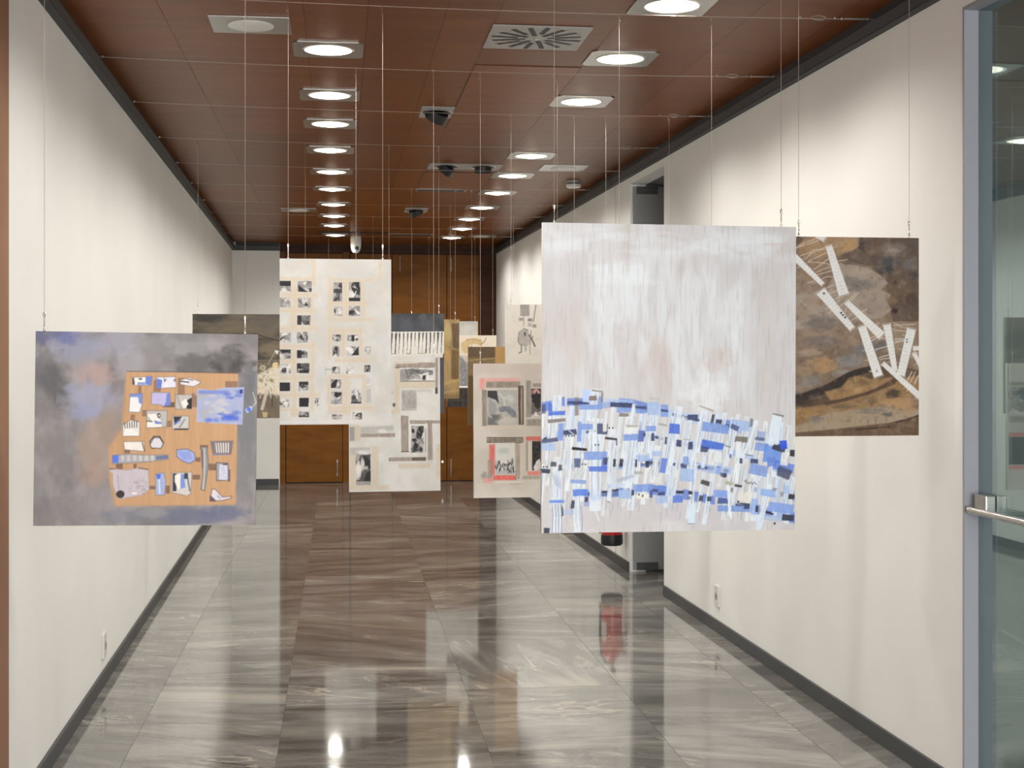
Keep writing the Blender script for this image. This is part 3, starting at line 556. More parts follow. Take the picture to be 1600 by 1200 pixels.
def art_red():                       # beige canvas with red framed panels
    a = Art(740, 568, 881, 777, (198, 190, 180), 1.25)
    a.cloud((194, 186, 175), (206, 199, 190), 40, 40, 71, .9); a.z(730, 560, 5.335)
    a.rect(50, 40, 790, 130, (196, 183, 176), .6, 3)
    R = (208, 112, 104); B = (140, 130, 118); BD = (96, 88, 80)
    a.rect(105, 165, 430, 200, (220, 160, 155), .8, 1.2, 10); a.rect(105, 170, 145, 260, (222, 150, 145), .85, 1.2)
    a.rect(155, 195, 440, 245, B, .85, .4, 26); a.rect(122, 262, 160, 560, B, .9, .2, 30, 0, 3); a.rect(420, 225, 465, 550, (112, 98, 84), .95, .2, 36, 0, 3); a.line([(425, 235), (432, 540)], 7, (50, 44, 40), .8); a.line([(462, 240), (465, 550)], 5, (50, 44, 40), .8); a.line([(448, 250), (450, 540)], 6, (206, 186, 160), .8)
    a.rect(165, 262, 418, 552, (176, 174, 170), 1, .2, 16, ts=(8, 8)); a.poly([(168, 268), (245, 270), (262, 380), (235, 345), (168, 320)], (58, 58, 62), .95, .3); a.poly([(180, 340), (235, 370), (245, 440), (210, 500), (175, 440)], (150, 150, 150), .8, .6)
    a.line([(262, 290), (300, 330), (310, 400)], 12, (206, 204, 200), .9); a.poly([(262, 410), (300, 398), (350, 400), (400, 440), (412, 490), (370, 490), (320, 440), (270, 450)], (120, 124, 130), .95, .4, 26, (2, 2)); a.blob(240, 490, 60, 40, (96, 94, 92), .8); a.blob(330, 510, 90, 50, (200, 190, 178), .8); a.poly([(170, 480), (240, 530), (260, 552), (170, 552)], (110, 110, 112), .9, .4, 20, (2, 2)); a.blob(350, 330, 60, 40, (206, 204, 200), .7)
    a.rect(145, 560, 465, 585, (206, 192, 174), .7, .5)
    a.rect(485, 185, 530, 490, (140, 134, 126), .8, .3, 26); a.rect(540, 210, 790, 240, B, .8, .3, 20); sketch(a, 530, 255, 790, 480, 72, .7, (150, 146, 142)); a.blob(570, 280, 50, 30, (226, 170, 166), .9); a.poly([(545, 320), (575, 270), (600, 350), (590, 430), (555, 400)], (48, 46, 48), .9, .3); a.poly([(545, 480), (565, 440), (590, 482)], (226, 222, 216), .9, .2); a.rect(487, 505, 790, 562, (146, 140, 130), .85, .4, 24)
    a.rect(160, 655, 465, 700, B, .95, .2, 36, 1, 3); a.line([(165, 655), (460, 660)], 6, (70, 60, 54), .8); a.line([(170, 697), (450, 700)], 5, (60, 52, 48), .8); a.line([(190, 677), (440, 680)], 4, (60, 52, 48), .6)
    a.rect(182, 712, 228, 965, R, .9, .4, 22); a.rect(168, 840, 212, 1015, (150, 140, 126), .7, .5, 20); a.rect(215, 968, 405, 1010, (218, 104, 98), .95, .3, 26); a.rect(130, 990, 210, 1030, (222, 150, 144), .7, 1); a.blob(140, 970, 40, 40, (130, 126, 120), .6); a.rect(395, 705, 435, 1000, (166, 154, 140), .9, .2, 24)
    a.rect(232, 700, 392, 965, (208, 206, 200), 1, .2, 6); a.blob(300, 770, 60, 34, (176, 184, 180), .7); a.poly([(235, 840), (270, 880), (310, 870), (340, 870), (375, 815), (388, 850), (388, 965), (235, 965)], (176, 174, 172), .9, .4)
    r = random.Random(5)
    for i in range(46):
        x, y = r.uniform(238, 384), r.uniform(865, 955); a.line([(x, y), (x + r.uniform(-14, 14), y - r.uniform(12, 34))], 6, K if r.random() < .75 else WH, .85)
    a.rect(485, 650, 790, 685, R, .9, .4, 20); a.rect(485, 690, 502, 940, B, .6, .3, 10); a.rect(505, 700, 532, 960, (206, 200, 188), .95, .2, 8); a.rect(536, 690, 790, 930, (52, 50, 52), 1, .2, 44, ts=(1.5, 1.5)); a.poly([(545, 910), (575, 850), (600, 835), (620, 920), (560, 935)], (216, 214, 210), .95, .2, 40, (1.5, 1.5)); a.rect(500, 940, 790, 972, (222, 130, 122), .9, .5, 16); a.rect(455, 975, 600, 1005, (156, 150, 136), .7, .6, 16)
    a.line([(350, 1040), (420, 1045), (450, 1030)], 14, (176, 168, 158), .7); a.rect(230, 1020, 460, 1032, (214, 208, 196), .7, .3)
    return a

def art_rock():                      # brown rock landscape with stitched white strips
    a = Art(1236, 371, 1434, 681, (126, 106, 88), 1.0)
    a.cloud((116, 97, 80), (142, 122, 102), 50, 50, 81); a.z(1236, 364, 7.23)
    a.poly([(350, 0), (750, 40), (745, 180), (600, 240), (380, 300), (100, 260), (100, 100)], (158, 128, 96), .85, 3, 10); a.blob(640, 130, 130, 100, (172, 138, 96), .8); a.blob(80, 90, 70, 60, (84, 70, 60), .8)
    a.poly([(560, 250), (680, 210), (760, 150), (760, 50), (1440, 50), (1440, 1000), (1140, 1000), (1080, 780), (1120, 700), (1010, 630), (1080, 560), (930, 430), (850, 380), (560, 300)], (92, 76, 64), .95, .8, 12, (12, 12))
    for q in ((1150, 190, 200, 110, (116, 106, 98), .9), (1150, 200, 90, 40, (146, 134, 124), .8), (1090, 330, 170, 90, (70, 70, 74), .85), (1330, 350, 100, 110, (104, 100, 98), .7), (1060, 420, 130, 60, (58, 56, 60), .8), (1380, 100, 90, 80, (84, 78, 74), .7), (930, 200, 100, 90, (112, 92, 76), .8), (800, 150, 60, 90, (64, 56, 52), .85), (1380, 480, 80, 60, (66, 64, 66), .7),
              (1200, 640, 220, 130, (100, 84, 62), .8), (1180, 560, 60, 40, (66, 50, 42), .8), (1320, 760, 130, 120, (74, 58, 48), .8), (1130, 760, 80, 60, (126, 100, 74), .8), (1160, 880, 50, 40, (44, 36, 32), .9), (700, 280, 150, 50, (104, 88, 76), .8), (1380, 900, 90, 120, (88, 70, 56), .7)): a.blob(*q)
    a.line([(545, 350), (720, 360), (850, 395), (930, 440)], 14, (74, 66, 62), .7)
    a.poly([(540, 350), (740, 365), (920, 430), (1040, 510), (1080, 570), (1005, 640), (1120, 700), (1060, 760), (1120, 870), (1000, 960), (40, 1100), (40, 700), (400, 640)], (152, 138, 124), .92, 1.0, 8, (20, 12))
    for q in ((800, 430, 170, 60, (166, 148, 130), .7), (760, 590, 190, 90, (112, 106, 102), .85), (640, 530, 90, 60, (108, 102, 98), .7), (900, 850, 200, 110, (142, 126, 114), .7), (150, 600, 150, 160, (136, 116, 96), .7), (260, 450, 150, 120, (132, 106, 84), .6), (330, 1020, 220, 120, (104, 96, 90), .8), (120, 900, 120, 160, (138, 120, 98), .6), (600, 1000, 150, 90, (120, 106, 96), .7), (300, 780, 200, 80, (146, 120, 94), .5)): a.blob(*q)
    a.z(1236, 520, 7.23)
    for q in ((350, 100, 260, 90, (112, 102, 96), .8), (200, 220, 200, 60, (160, 140, 118), .7), (380, 360, 240, 110, (166, 130, 90), .85), (140, 420, 140, 110, (152, 128, 98), .7), (220, 550, 180, 80, (124, 116, 110), .8), (640, 320, 190, 110, (126, 124, 122), .85), (800, 200, 160, 80, (110, 108, 108), .8), (1000, 150, 160, 80, (96, 92, 90), .8), (560, 450, 150, 60, (140, 134, 128), .7), (60, 620, 90, 50, (150, 134, 118), .7)): a.blob(*q)
    a.poly([(30, 710), (150, 680), (400, 590), (660, 440), (800, 395), (1100, 380), (1440, 420), (1440, 720), (1000, 760), (400, 830), (30, 860)], (84, 66, 50), .95, .8, 12, (20, 6))
    a.poly([(30, 700), (150, 672), (400, 580), (660, 430), (880, 372), (900, 430), (700, 500), (560, 600), (380, 690), (200, 740), (30, 840)], (46, 38, 33), .95, .8, 8); a.blob(120, 780, 160, 60, (62, 50, 40), .8)
    a.poly([(370, 660), (560, 620), (640, 510), (760, 480), (880, 520), (1150, 500), (1000, 600), (800, 690), (560, 760), (440, 760)], (152, 120, 80), .9, 1.2, 10); a.blob(800, 560, 100, 60, (104, 84, 60), .7); a.blob(760, 640, 120, 40, (170, 134, 92), .7)
    a.poly([(30, 860), (400, 800), (560, 770), (860, 690), (1150, 560), (1300, 500), (1440, 480), (1440, 720), (1000, 800), (860, 900), (420, 980), (30, 1050)], (140, 110, 74), .95, .8, 14, (20, 8))
    a.line([(400, 800), (620, 745), (860, 680), (1150, 560)], 40, (78, 58, 44), .75); a.blob(1150, 690, 110, 80, (62, 50, 42), .85); a.blob(560, 830, 200, 40, (96, 82, 64), .6); a.blob(900, 760, 70, 70, (112, 92, 70), .7)
    a.blob(1200, 790, 260, 90, (172, 134, 92), .8); a.blob(150, 900, 170, 80, (156, 118, 70), .8)
    a.poly([(30, 1060), (420, 900), (800, 860), (980, 830), (1200, 870), (1440, 860), (1440, 930), (1100, 1020), (700, 1060), (200, 1110), (30, 1120)], (156, 138, 114), .9, 1, 8); a.blob(880, 880, 200, 50, (112, 106, 98), .8); a.blob(1080, 920, 90, 34, (84, 82, 80), .8); a.blob(280, 970, 110, 50, (110, 104, 100), .8); a.blob(1300, 870, 130, 60, (160, 130, 96), .7)
    a.poly([(30, 1120), (300, 1100), (700, 1060), (1100, 1015), (1440, 925), (1440, 1170), (30, 1170)], (98, 76, 58), .95, .8, 12); a.line([(720, 1090), (1100, 1060)], 20, (50, 40, 36), .7); a.line([(1150, 1010), (1300, 985), (1430, 930)], 14, (48, 36, 30), .8)
    a.veil((170, 150, 128), 8, 8, 82, .25, .5, .75); a.veil((60, 52, 46), 6, 6, 83, .25, .55, .8)
    W = (214, 212, 206); LN = (206, 190, 170)
    def strip(pts, w0, w1):
        (x0, y0), (x1, y1) = pts; dx, dy = x1 - x0, y1 - y0; l = math.hypot(dx, dy); nx, ny = -dy / l, dx / l
        r = random.Random(int(x0 + y0))
        for k in range(5):
            t = r.random(); s = r.choice((-1, 1)); cx, cy = x0 + dx * t, y0 + dy * t
            a.line([(cx, cy), (cx + s * nx * (w0 + 45), cy + s * ny * (w0 + 45) - 12)], 6, LN, .75)
        a.poly([(x0 + nx * w0, y0 + ny * w0), (x0 - nx * w0, y0 - ny * w0), (x1 - nx * w1, y1 - ny * w1), (x1 + nx * w1, y1 + ny * w1)], W, 1, .15, 10, (2, 3))
        for k in range(int(l / 40)):
            t = (k + .5) / (l / 40); cx, cy = x0 + dx * t, y0 + dy * t; a.line([(cx - nx * w0 * .7, cy - ny * w0 * .7), (cx + nx * w0 * .7, cy + ny * w0 * .7)], 4, (160, 164, 172), .55)
        for e, w, s in (((x0, y0), w0, -1), ((x1, y1), w1, 1)):
            for k in range(7):
                o = (k / 3. - 1) * w; a.line([(e[0] + nx * o, e[1] + ny * o), (e[0] + nx * o + s * dx / l * 16, e[1] + ny * o + s * dy / l * 16)], 6, W, .95)
    a.z(1236, 364, 7.23)
    for q in (((45, 200), (140, 130), (250, 90), (330, 50)), ((60, 180), (310, 100)), ((110, 270), (210, 235), (260, 200), (390, 195)), ((160, 310), (230, 240), (390, 170)), ((200, 330), (400, 230)), ((190, 340), (300, 340), (440, 360)), ((260, 420), (330, 370), (420, 300)), ((290, 450), (440, 385)), ((300, 480), (460, 430)), ((340, 530), (400, 500), (480, 500)), ((350, 650), (480, 590)), ((430, 690), (520, 650)), ((480, 760), (530, 730)), ((500, 330), (630, 305)), ((540, 830), (620, 780)), ((600, 900), (620, 850)), ((670, 990), (740, 950)), ((640, 770), (720, 680)), ((660, 780), (750, 680)), ((780, 900), (845, 860)), ((190, 575), (250, 555)), ((1140, 1010), (1230, 1060), (1310, 1080)), ((1150, 1100), (1320, 1110)), ((1140, 1045), (1380, 1030))): a.line(list(q), 8, LN, .85)
    strip([(30, 265), (350, 580)], 38, 26); strip([(425, 160), (590, 700)], 36, 58); strip([(335, 665), (680, 1080)], 56, 36); strip([(625, 790), (1010, 1160)], 30, 50); strip([(300, 40), (370, 80)], 28, 30)
    for x, y in ((370, 688), (560, 905), (580, 930), (605, 955)): a.ell(x, y, 13, 11, K, .9)
    a.z(1236, 520, 7.23)
    for q in (((900, 90), (960, 50)), ((940, 190), (1080, 150)), ((980, 280), (1120, 240)), ((990, 300), (1130, 280)), ((1160, 70), (1270, 70)), ((1160, 100), (1260, 90)), ((830, 310), (880, 300)), ((880, 435), (930, 435)), ((1330, 560), (1390, 440)), ((1380, 570), (1430, 470)), ((1300, 540), (1350, 440)), ((1290, 660), (1330, 600)), ((890, 60), (980, 20)), ((1350, 240), (1420, 160))): a.line(list(q), 9, LN if q[0][0] % 20 else W, .9)
    strip([(790, -70), (975, 490)], 44, 54); strip([(1070, -90), (1160, 430)], 44, 30); strip([(1345, -40), (1225, 480)], 50, 46); strip([(1030, 350), (1440, 720)], 26, 36); strip([(1380, 240), (1440, 360)], 24, 22); a.rect(1360, 150, 1440, 200, W, .9, .3, 10)
    for q in ((1293, 75), (1293, 105), (955, 430)): a.ell(*q, 9, 9, K, .9)
    return a

def art_ribs():                      # dark slate canvas with a row of pale vertical strips
    a = Art(600, 490, 693, 646, (70, 72, 78), 1.3)
    a.cloud((60, 62, 66), (84, 86, 92), 30, 30, 91, .8); a.z(600, 480, 6)
    a.blob(360, 90, 60, 50, (96, 98, 102), .6); a.rect(0, 480, 560, 1000, (78, 80, 92), .6, 2)
    r = random.Random(3)
    for i in range(14):
        x = 75 + i * 35 + r.uniform(-3, 3); b = 440 - r.uniform(0, 10); w = r.uniform(9, 15)
        a.poly([(x + r.uniform(4, 16), 232), (x + 16 + w, 230), (x + 20 + w * .9, 330), (x + 14 + w, b), (x - w + 8, b), (x + 2, 330)], (226, 222, 214), .95, .15, 8)
    a.line([(70, 238), (540, 232)], 10, (226, 222, 214), .9); a.line([(80, 250), (545, 262)], 4, (200, 196, 190), .8)
    a.poly([(60, 438), (545, 430), (540, 470), (60, 475)], (220, 216, 208), .95, .3)
    return a
def art_storm():                     # dark stormy canvas with heap of pale papers, far left
    a = Art(301, 490, 487, 653, (88, 80, 70), 1.1)
    a.cloud((70, 66, 60), (106, 97, 84), 60, 18, 95, .9); a.z(290, 480, 6.667)
    a.blob(230, 120, 220, 50, (58, 58, 56), .8); a.blob(500, 230, 300, 60, (118, 104, 86), .7); a.blob(850, 150, 150, 90, (92, 86, 80), .7); a.line([(720, 270), (900, 330), (980, 345), (1200, 350)], 12, (50, 48, 46), .7); a.blob(870, 430, 200, 110, (128, 116, 98), .8)
    a.line([(740, 548), (1300, 545)], 5, (176, 168, 156), .7); a.rect(60, 560, 1310, 1160, (128, 116, 100), .7, 1.5, 12)
    a.poly([(740, 700), (900, 620), (1000, 600), (1010, 920), (900, 900), (740, 900)], (216, 208, 190), .95, 1.5, 16, (3, 3)); a.line([(940, 450), (860, 590)], 8, (180, 176, 168), .8); a.ell(940, 600, 34, 34, (222, 200, 156), .95, .4)
    for q in ((805, 625, 30, 26), (785, 755, 30, 22), (895, 755, 28, 20)): a.rect(q[0] - q[2], q[1] - q[3], q[0] + q[2], q[1] + q[3], (176, 170, 140), .95, .1, 6, 25); a.rect(q[0] - 12, q[1] - 9, q[0] + 12, q[1] + 9, (120, 118, 100), .8, .1, 6, 25)
    r = random.Random(8)
    for i in range(40):
        x, y = r.uniform(745, 970), r.uniform(600, 960); a.line([(x, y), (x + r.uniform(-25, 25), y + r.uniform(-35, 35))], 6, r.choice([K, WH, (200, 180, 150), (120, 116, 112)]), .75)
    a.blob(800, 860, 40, 40, (226, 196, 180), .7); a.line([(850, 860), (800, 1050)], 34, (196, 188, 176), .9); a.line([(905, 910), (903, 1030)], 8, K, .8); a.line([(730, 860), (740, 980), (690, 880)], 9, WH, .8); a.poly([(800, 1080), (860, 1090), (850, 1140), (810, 1140)], (196, 176, 130), .9, .3)
    a.poly([(930, 440), (975, 450), (960, 490), (940, 470)], WH, .9, .2)
    return a
def art_ochre():                     # narrow looking ochre abstract
    a = Art(637, 499, 718, 624, (150, 126, 88), 1.3)
    a.cloud((142, 120, 84), (170, 144, 102), 14, 30, 101, .9); a.z(600, 480, 6)
    a.blob(590, 250, 60, 140, (176, 158, 112), .8); a.poly([(630, 155), (706, 150), (700, 400), (645, 380)], (96, 78, 62), .9, .8, 14); a.poly([(630, 400), (700, 410), (700, 690), (630, 670)], (104, 80, 52), .85, .8, 16); a.blob(590, 450, 40, 80, (182, 144, 90), .8)
    a.line([(560, 720), (706, 680)], 22, (186, 154, 100), .8); a.line([(560, 800), (706, 780)], 10, (190, 162, 110), .7); a.rect(560, 820, 706, 860, (118, 98, 68), .6, .6)
    a.rect(220, 110, 560, 860, (150, 124, 84), .4, 1)
    return a
def art_pale():
    a = Art(666, 502, 747, 590, (176, 174, 168), 1.2); a.cloud((168, 166, 160), (190, 187, 180), 14, 14, 111, .9); a.z(640, 440, 3.33); a.rect(265, 260, 300, 275, (190, 190, 186), .6, .5); a.blob(320, 235, 30, 20, (188, 186, 182), .6); return a
def art_elephant():                  # cream canvas with tan curled shape over a dark base
    a = Art(698, 524, 775, 636, (216, 206, 190), 1.4)
    a.z(600, 480, 6)
    a.veil((206, 196, 178), 8, 8, 121, .6)
    a.poly([(720, 340), (770, 300), (860, 290), (915, 310), (910, 370), (850, 345), (800, 350), (785, 420), (760, 440), (725, 400)], (196, 170, 124), .9, .6, 12); a.line([(900, 350), (930, 330), (950, 290)], 7, (130, 100, 76), .9); a.line([(770, 310), (830, 300), (900, 320)], 5, (150, 122, 84), .7)
    a.rect(590, 455, 1050, 738, (176, 170, 160), .6, 1, 14); a.poly([(708, 450), (780, 530), (780, 735), (708, 735)], (130, 130, 132), .95, .4, 40, (1, 4))
    a.line([(590, 742), (1050, 742)], 14, (226, 224, 220), 1); a.rect(590, 752, 1050, 940, (58, 52, 50), 1, .1, 14); a.rect(590, 860, 1050, 880, (76, 68, 62), .7, .3)
    a.line([(735, 755), (738, 930)], 8, (84, 76, 72), .6)
    return a
def art_brown():
    a = Art(731, 542, 808, 664, (112, 88, 58), 1.3); a.z(600, 480, 6)
    a.cloud((104, 82, 52), (126, 100, 64), 12, 18, 131, .9)
    a.rect(1035, 372, 1260, 1100, (178, 142, 92), .9, .4, 8); a.rect(790, 372, 1040, 470, (96, 80, 62), .95, .4, 14, ts=(2, 2)); a.rect(790, 480, 1040, 640, (122, 104, 76), .9, .6, 22, ts=(2, 2)); a.line([(790, 500), (1030, 480)], 8, (186, 170, 140), .6); a.rect(786, 640, 850, 1100, (92, 74, 50), .9, .6, 10)
    return a
def art_tripod():                    # pale grey canvas with pencil figures
    a = Art(789, 476, 906, 655, (204, 198, 188), 1.3); a.veil((194, 190, 184), 14, 14, 141, .6); a.z(770, 460, 10)
    a.rect(420, 165, 560, 345, (150, 146, 142), .85, .3, 22, ts=(1, 8)); [a.line([(430 + i * 22, 170), (432 + i * 22, 340)], 7, (100, 98, 96), .6) for i in range(7)]
    a.line([(665, 170), (625, 430)], 18, (128, 126, 124), .9); a.rect(400, 370, 480, 415, (136, 132, 128), .85, .4, 30, ts=(2, 2)); a.rect(540, 380, 610, 425, (110, 106, 104), .85, .4, 30, ts=(2, 2)); a.rect(540, 450, 600, 510, (160, 156, 150), .8, .4, 14); a.rect(615, 470, 670, 520, (124, 120, 116), .85, .5, 26, ts=(2, 2)); a.line([(475, 350), (475, 500)], 12, (120, 116, 112), .7); a.line([(300, 425), (460, 425)], 6, (180, 174, 166), .8)
    a.poly([(400, 590), (450, 550), (540, 560), (560, 620), (570, 760), (530, 800), (420, 790), (385, 740)], (158, 154, 148), .9, .4, 18, (3, 3)); a.line([(400, 590), (385, 740), (420, 790), (530, 800)], 10, (104, 102, 100), .8); a.rect(480, 590, 510, 650, K, .6, .4); a.line([(470, 540), (545, 560)], 16, (90, 88, 86), .7)
    a.line([(440, 800), (440, 900), (405, 915)], 20, (110, 108, 106), .85); a.line([(500, 800), (505, 880)], 26, (150, 150, 146), .9); a.line([(570, 820), (575, 940)], 12, (120, 116, 114), .8); a.line([(560, 640), (600, 700), (650, 810)], 26, (84, 82, 82), .8); a.line([(590, 570), (570, 800)], 14, (112, 110, 108), .8); a.line([(650, 710), (740, 675)], 8, (170, 164, 158), .8); a.line([(600, 680), (620, 660)], 20, (110, 108, 106), .7)
    return a
def art_plain(x0, y0, x1, y1, c1, c2, seed):
    a = Art(x0, y0, x1, y1, c1, .5); a.cloud(c1, c2, 30, 30, seed); return a
ORD = ['nearest', 'second', 'third', 'fourth', 'fifth', 'sixth', 'seventh', 'eighth', 'ninth', 'tenth', 'eleventh', 'twelfth']
# ------------------------------------------------------------ room shell
yj = at_x(11, 600, XL).y                 # left: wood jamb starts
yd = at_x(1507, 600, XR).y               # right: glass door jamb
ya0, ya1 = at_x(1037.5, 600, XR).y, at_x(984.5, 600, XR).y
y_seam = at_x(962, 330, XR).y
YD0 = yd - 2.6                           # glass entrance spans YD0..yd
XB = at_y(437, 600, YE - .15).x          # end of the short white end wall
ZO = 2.855; ZA = 2.887

def wallbox(name, parts, m, label=None):
    bm = NB()
    for p in parts: box(bm, *p)
    return struct(name, bm, m, label)
wallbox('wall_left', [(XL - .12, XL, yj, YE, 0, ZC + .1)], M['wall'])
bm = NB(); lay = bm.loops.layers.float_color.new('cell')
box(bm, XL - .12, XL + .006, YN, yj, 0, ZC + .1); struct('wall_left_panelling', bm, M['jamb_wood'])
wallbox('wall_right', [(XR, XR + .12, yd, ya0, 0, ZC + .1), (XR, XR + .12, ya1, YE + .2, 0, ZC + .1), (XR, XR + .12, ya0, ya1, ZA, ZC + .1),
                       (XR, XR + .12, YD0, yd, ZO, ZC + .1), (XR, XR + .12, YN, YD0, 0, ZC + .1)], M['wall'])
bm = NB(); box(bm, XR - .0008, XR + .001, y_seam - .006, y_seam + .006, .07, 2.93); struct('trim_7', bm, M['grey_plastic'])
wallbox('wall_right_recess', [(XR + .12, XR + 1.4, ya1, ya1 + .1, 0, ZA), (XR + .12, XR + 1.4, ya0 - .1, ya0, 0, ZA), (XR + 1.3, XR + 1.4, ya0, ya1, 0, ZA), (XR + .12, XR + 1.4, ya0 - .1, ya1 + .1, ZA, ZA + .1)], M['grey_wall'])
WX0, WX1 = -.9, 2.1
wallbox('wall_near', [(XL - .12, WX0, YN - .1, YN, 0, ZC + .1), (WX1, XR + .12, YN - .1, YN, 0, ZC + .1), (WX0, WX1, YN - .1, YN, 0, .5), (WX0, WX1, YN - .1, YN, 2.8, ZC + .1)], M['wall'])
bm = NB()
for q in ((WX0, WX0 + .05), (.575, .625), (WX1 - .05, WX1)): box(bm, q[0], q[1], YN - .07, YN - .02, .5, 2.8)
box(bm, WX0, WX1, YN - .07, YN - .02, .5, .55); box(bm, WX0, WX1, YN - .07, YN - .02, 2.75, 2.8)
struct('added_window', bm, M['lavender'])  # added window frame behind the camera, an unseen surround for the fill light
dl = bpy.data.lights.new('added_daylight', 'AREA'); dl.shape = 'RECTANGLE'; dl.size = WX1 - WX0 - .1; dl.size_y = 2.2; dl.energy = 430; dl.color = (.93, .965, 1)  # added area light that lifts the fronts of the nearest canvases
do = bpy.data.objects.new('added_daylight', dl); do.location = ((WX0 + WX1) / 2, YN - .12, 1.65); do.rotation_euler = (-PI / 2, 0, PI); C.objects.link(do)
wallbox('wall_side_room', [(5.4, 5.5, YD0 - 1, yd + .4, 0, ZC), (XR + .12, 5.5, yd + .3, yd + .4, 0, ZC), (XR + .12, 5.5, YD0 - 1.1, YD0 - 1, 0, ZC), (XR + .12, 5.5, YD0 - 1, yd + .4, ZC, ZC + .1)], M['wall'])
wallbox('wall_back', [(XL, XB, YE - .15, YE + .2, 0, ZC + .1)], M['wall'])

# ceiling panels and floor slabs (one mesh each, one degree off the walls)
cols = [-1.75, -1.30, -.737, -.15, .115, .44, .66, 1.19, 1.72, 2.1, 2.9]
ce = cell_grid('ceiling', ZC, cols, (.75, 1.9), [M['ceil'], M['seam']], YN - .3, 18.6, .0025, True, 5)
ce.rotation_euler[2] = GA
cf = [-2.4, -1.45, -.85, -.25, .6, 1.35, 1.95, 2.6, 3.4, 4.2, 5.2, 6.0]
def sp(xa, xb, y, c): return (c[0], 1.75, .9, 1) if abs(xa - .6) < .01 and 5.9 < y < 7.1 else c
fl = cell_grid('floor', 0, cf, (.62, 1.45), [M['marble'], M['grout']], YN - .3, 18.8, .0016, False, 12, sp)
fl.rotation_euler[2] = GA
# outer lid keeps the ceiling grid inside the walls
def band(name, x0, x1, y0, y1, side, m1=M['dark_trim'], m2=M['mid_trim']):
    bm = NB()
    if side in 'lr':
        s = 1 if side == 'l' else -1; X = x0
        a, b = sorted((X, X + s * .035)); box(bm, a, b, y0, y1, 2.945, 2.995, 1, .003)
        a, b = sorted((X, X + s * .008)); box(bm, a, b, y0, y1, 2.995, ZC, 0)
        a, b = sorted((X, X + s * .040)); box(bm, a, b, y0, y1, 2.938, 2.945, 0)
    else:
        box(bm, x0, x1, y0 - .035, y0, 2.945, 2.995, 1, .003); box(bm, x0, x1, y0 - .008, y0, 2.995, ZC, 0); box(bm, x0, x1, y0 - .04, y0, 2.938, 2.945, 0)
    return struct(name, bm, [m1, m2])
band('trim_1', XL, 0, yj, YE - .15, 'l'); band('trim_2', XR, 0, YN, YE, 'r'); band('trim_3', XL + .04, XB, YE - .15, 0, 'b')
for nm, a in (('baseboard_left', (XL, XL + .014, yj, YE - .15)), ('baseboard_right', (XR - .014, XR, yd + .0, ya0 - .02)), ('baseboard_right.001', (XR - .014, XR, ya1 + .02, YE)), ('baseboard_back', (XL + .014, XB - .01, YE - .164, YE - .15))):
    bm = NB(); box(bm, *a, 0, .07, 0, .002); struct(nm, bm, M['mid_trim'])

# timber end wall with flush door leaves
bm = NB(); bm.loops.layers.float_color.new('cell'); box(bm, XB, XR, YE, YE + .15, 0, ZC + .05); struct('wall_back_timber', bm, M['dark_wood'])
bm = NB(); bm.loops.layers.float_color.new('cell'); box(bm, at_y(749, 600, YE).x, XR - .001, YE - .014, YE - .001, 0, ZC - .3); struct('trim_8', bm, M['dark_wood'])
zt = at_y(650, 398, YE).z
leaves = [(447.3, 535), (548, 612), (613, 697.3), (698.5, 748.3)]
for i, (u0, u1) in enumerate(leaves):
    x0, x1 = at_y(u0, 600, YE).x, at_y(u1, 600, YE).x
    bm = NB(); bm.loops.layers.float_color.new('cell')
    box(bm, x0, x1, YE - .018, YE - .001, .01, zt, 0, .002)
    d = struct('door_%d' % (i + 2), bm, M['door_wood'])
    bolts = {0: [(527, 717, 745)], 2: [(625, 400, 424)], 3: [(705, 402, 424), (705, 717, 745)]}.get(i, [])
    for (u, va, vb) in bolts:
        p, q = at_y(u, va, YE - .03), at_y(u, vb, YE - .03); q.z = max(q.z, .03)
        bm = NB(); tube(bm, [(p.x, YE - .026, p.z), (p.x, YE - .026, q.z)], .008, 8)
        for zz in (p.z - .03, q.z + .03): box(bm, p.x - .009, p.x + .009, YE - .022, YE - .018, zz - .012, zz + .012)
        obj('door_bolt', bm, M['steel'], d)
p = at_y(691, 721, YE); bm = NB(); tube(bm, [(p.x, YE - .03, p.z), (p.x, YE - .001, p.z)], .016, 12)
tag(obj('door_lock', bm, M['steel']), 'small round chrome lock on the brown timber end wall', 'lock')
x0, x1 = XB + .002, at_y(446, 600, YE).x
for nm, (a, b) in (('trim_4', (x0, x1)), ('trim_5', (at_y(536, 600, YE).x, at_y(546, 600, YE).x))):
    bm = NB(); bm.loops.layers.float_color.new('cell'); box(bm, a, b, YE - .012, YE - .001, 0, zt + .02); struct(nm, bm, M['door_wood'])
bm = NB(); bm.loops.layers.float_color.new('cell'); box(bm, XB + .01, XR - .002, YE - .02, YE - .001, zt + .03, ZC - .06); struct('trim_6', bm, M['dark_wood'])

# glass entrance in the right wall, near the viewpoint
g = empty('glass_entrance_door', (XR + .05, yd - 1.3, 0)); tag(g, 'tall reflective glass door with grey lavender frame and steel push bar', 'door')
def sub(name, bm, m, par, **k):
    o = obj(name, bm, m, None, **k); o.parent = par; o.matrix_parent_inverse = Matrix.Translation(par.location).inverted() if par.rotation_euler.z == 0 else par.matrix_basis.inverted(); return o
bm = NB(); box(bm, XR + .052, XR + .062, YD0 + .004, yd - .004, .004, ZO - .003); sub('glass_pane', bm, M['glass'], g)
bm = NB(); box(bm, XR - .002, XR + .12, yd - .002, yd + .010, 0, ZO + .010); box(bm, XR - .002, XR + .12, YD0 - .01, YD0 + .002, 0, ZO + .01); box(bm, XR - .002, XR + .12, YD0, yd, ZO - .002, ZO + .010)
sub('frame', bm, M['lavender'], g)
pb = at_x(1533, 797, XR + .02)
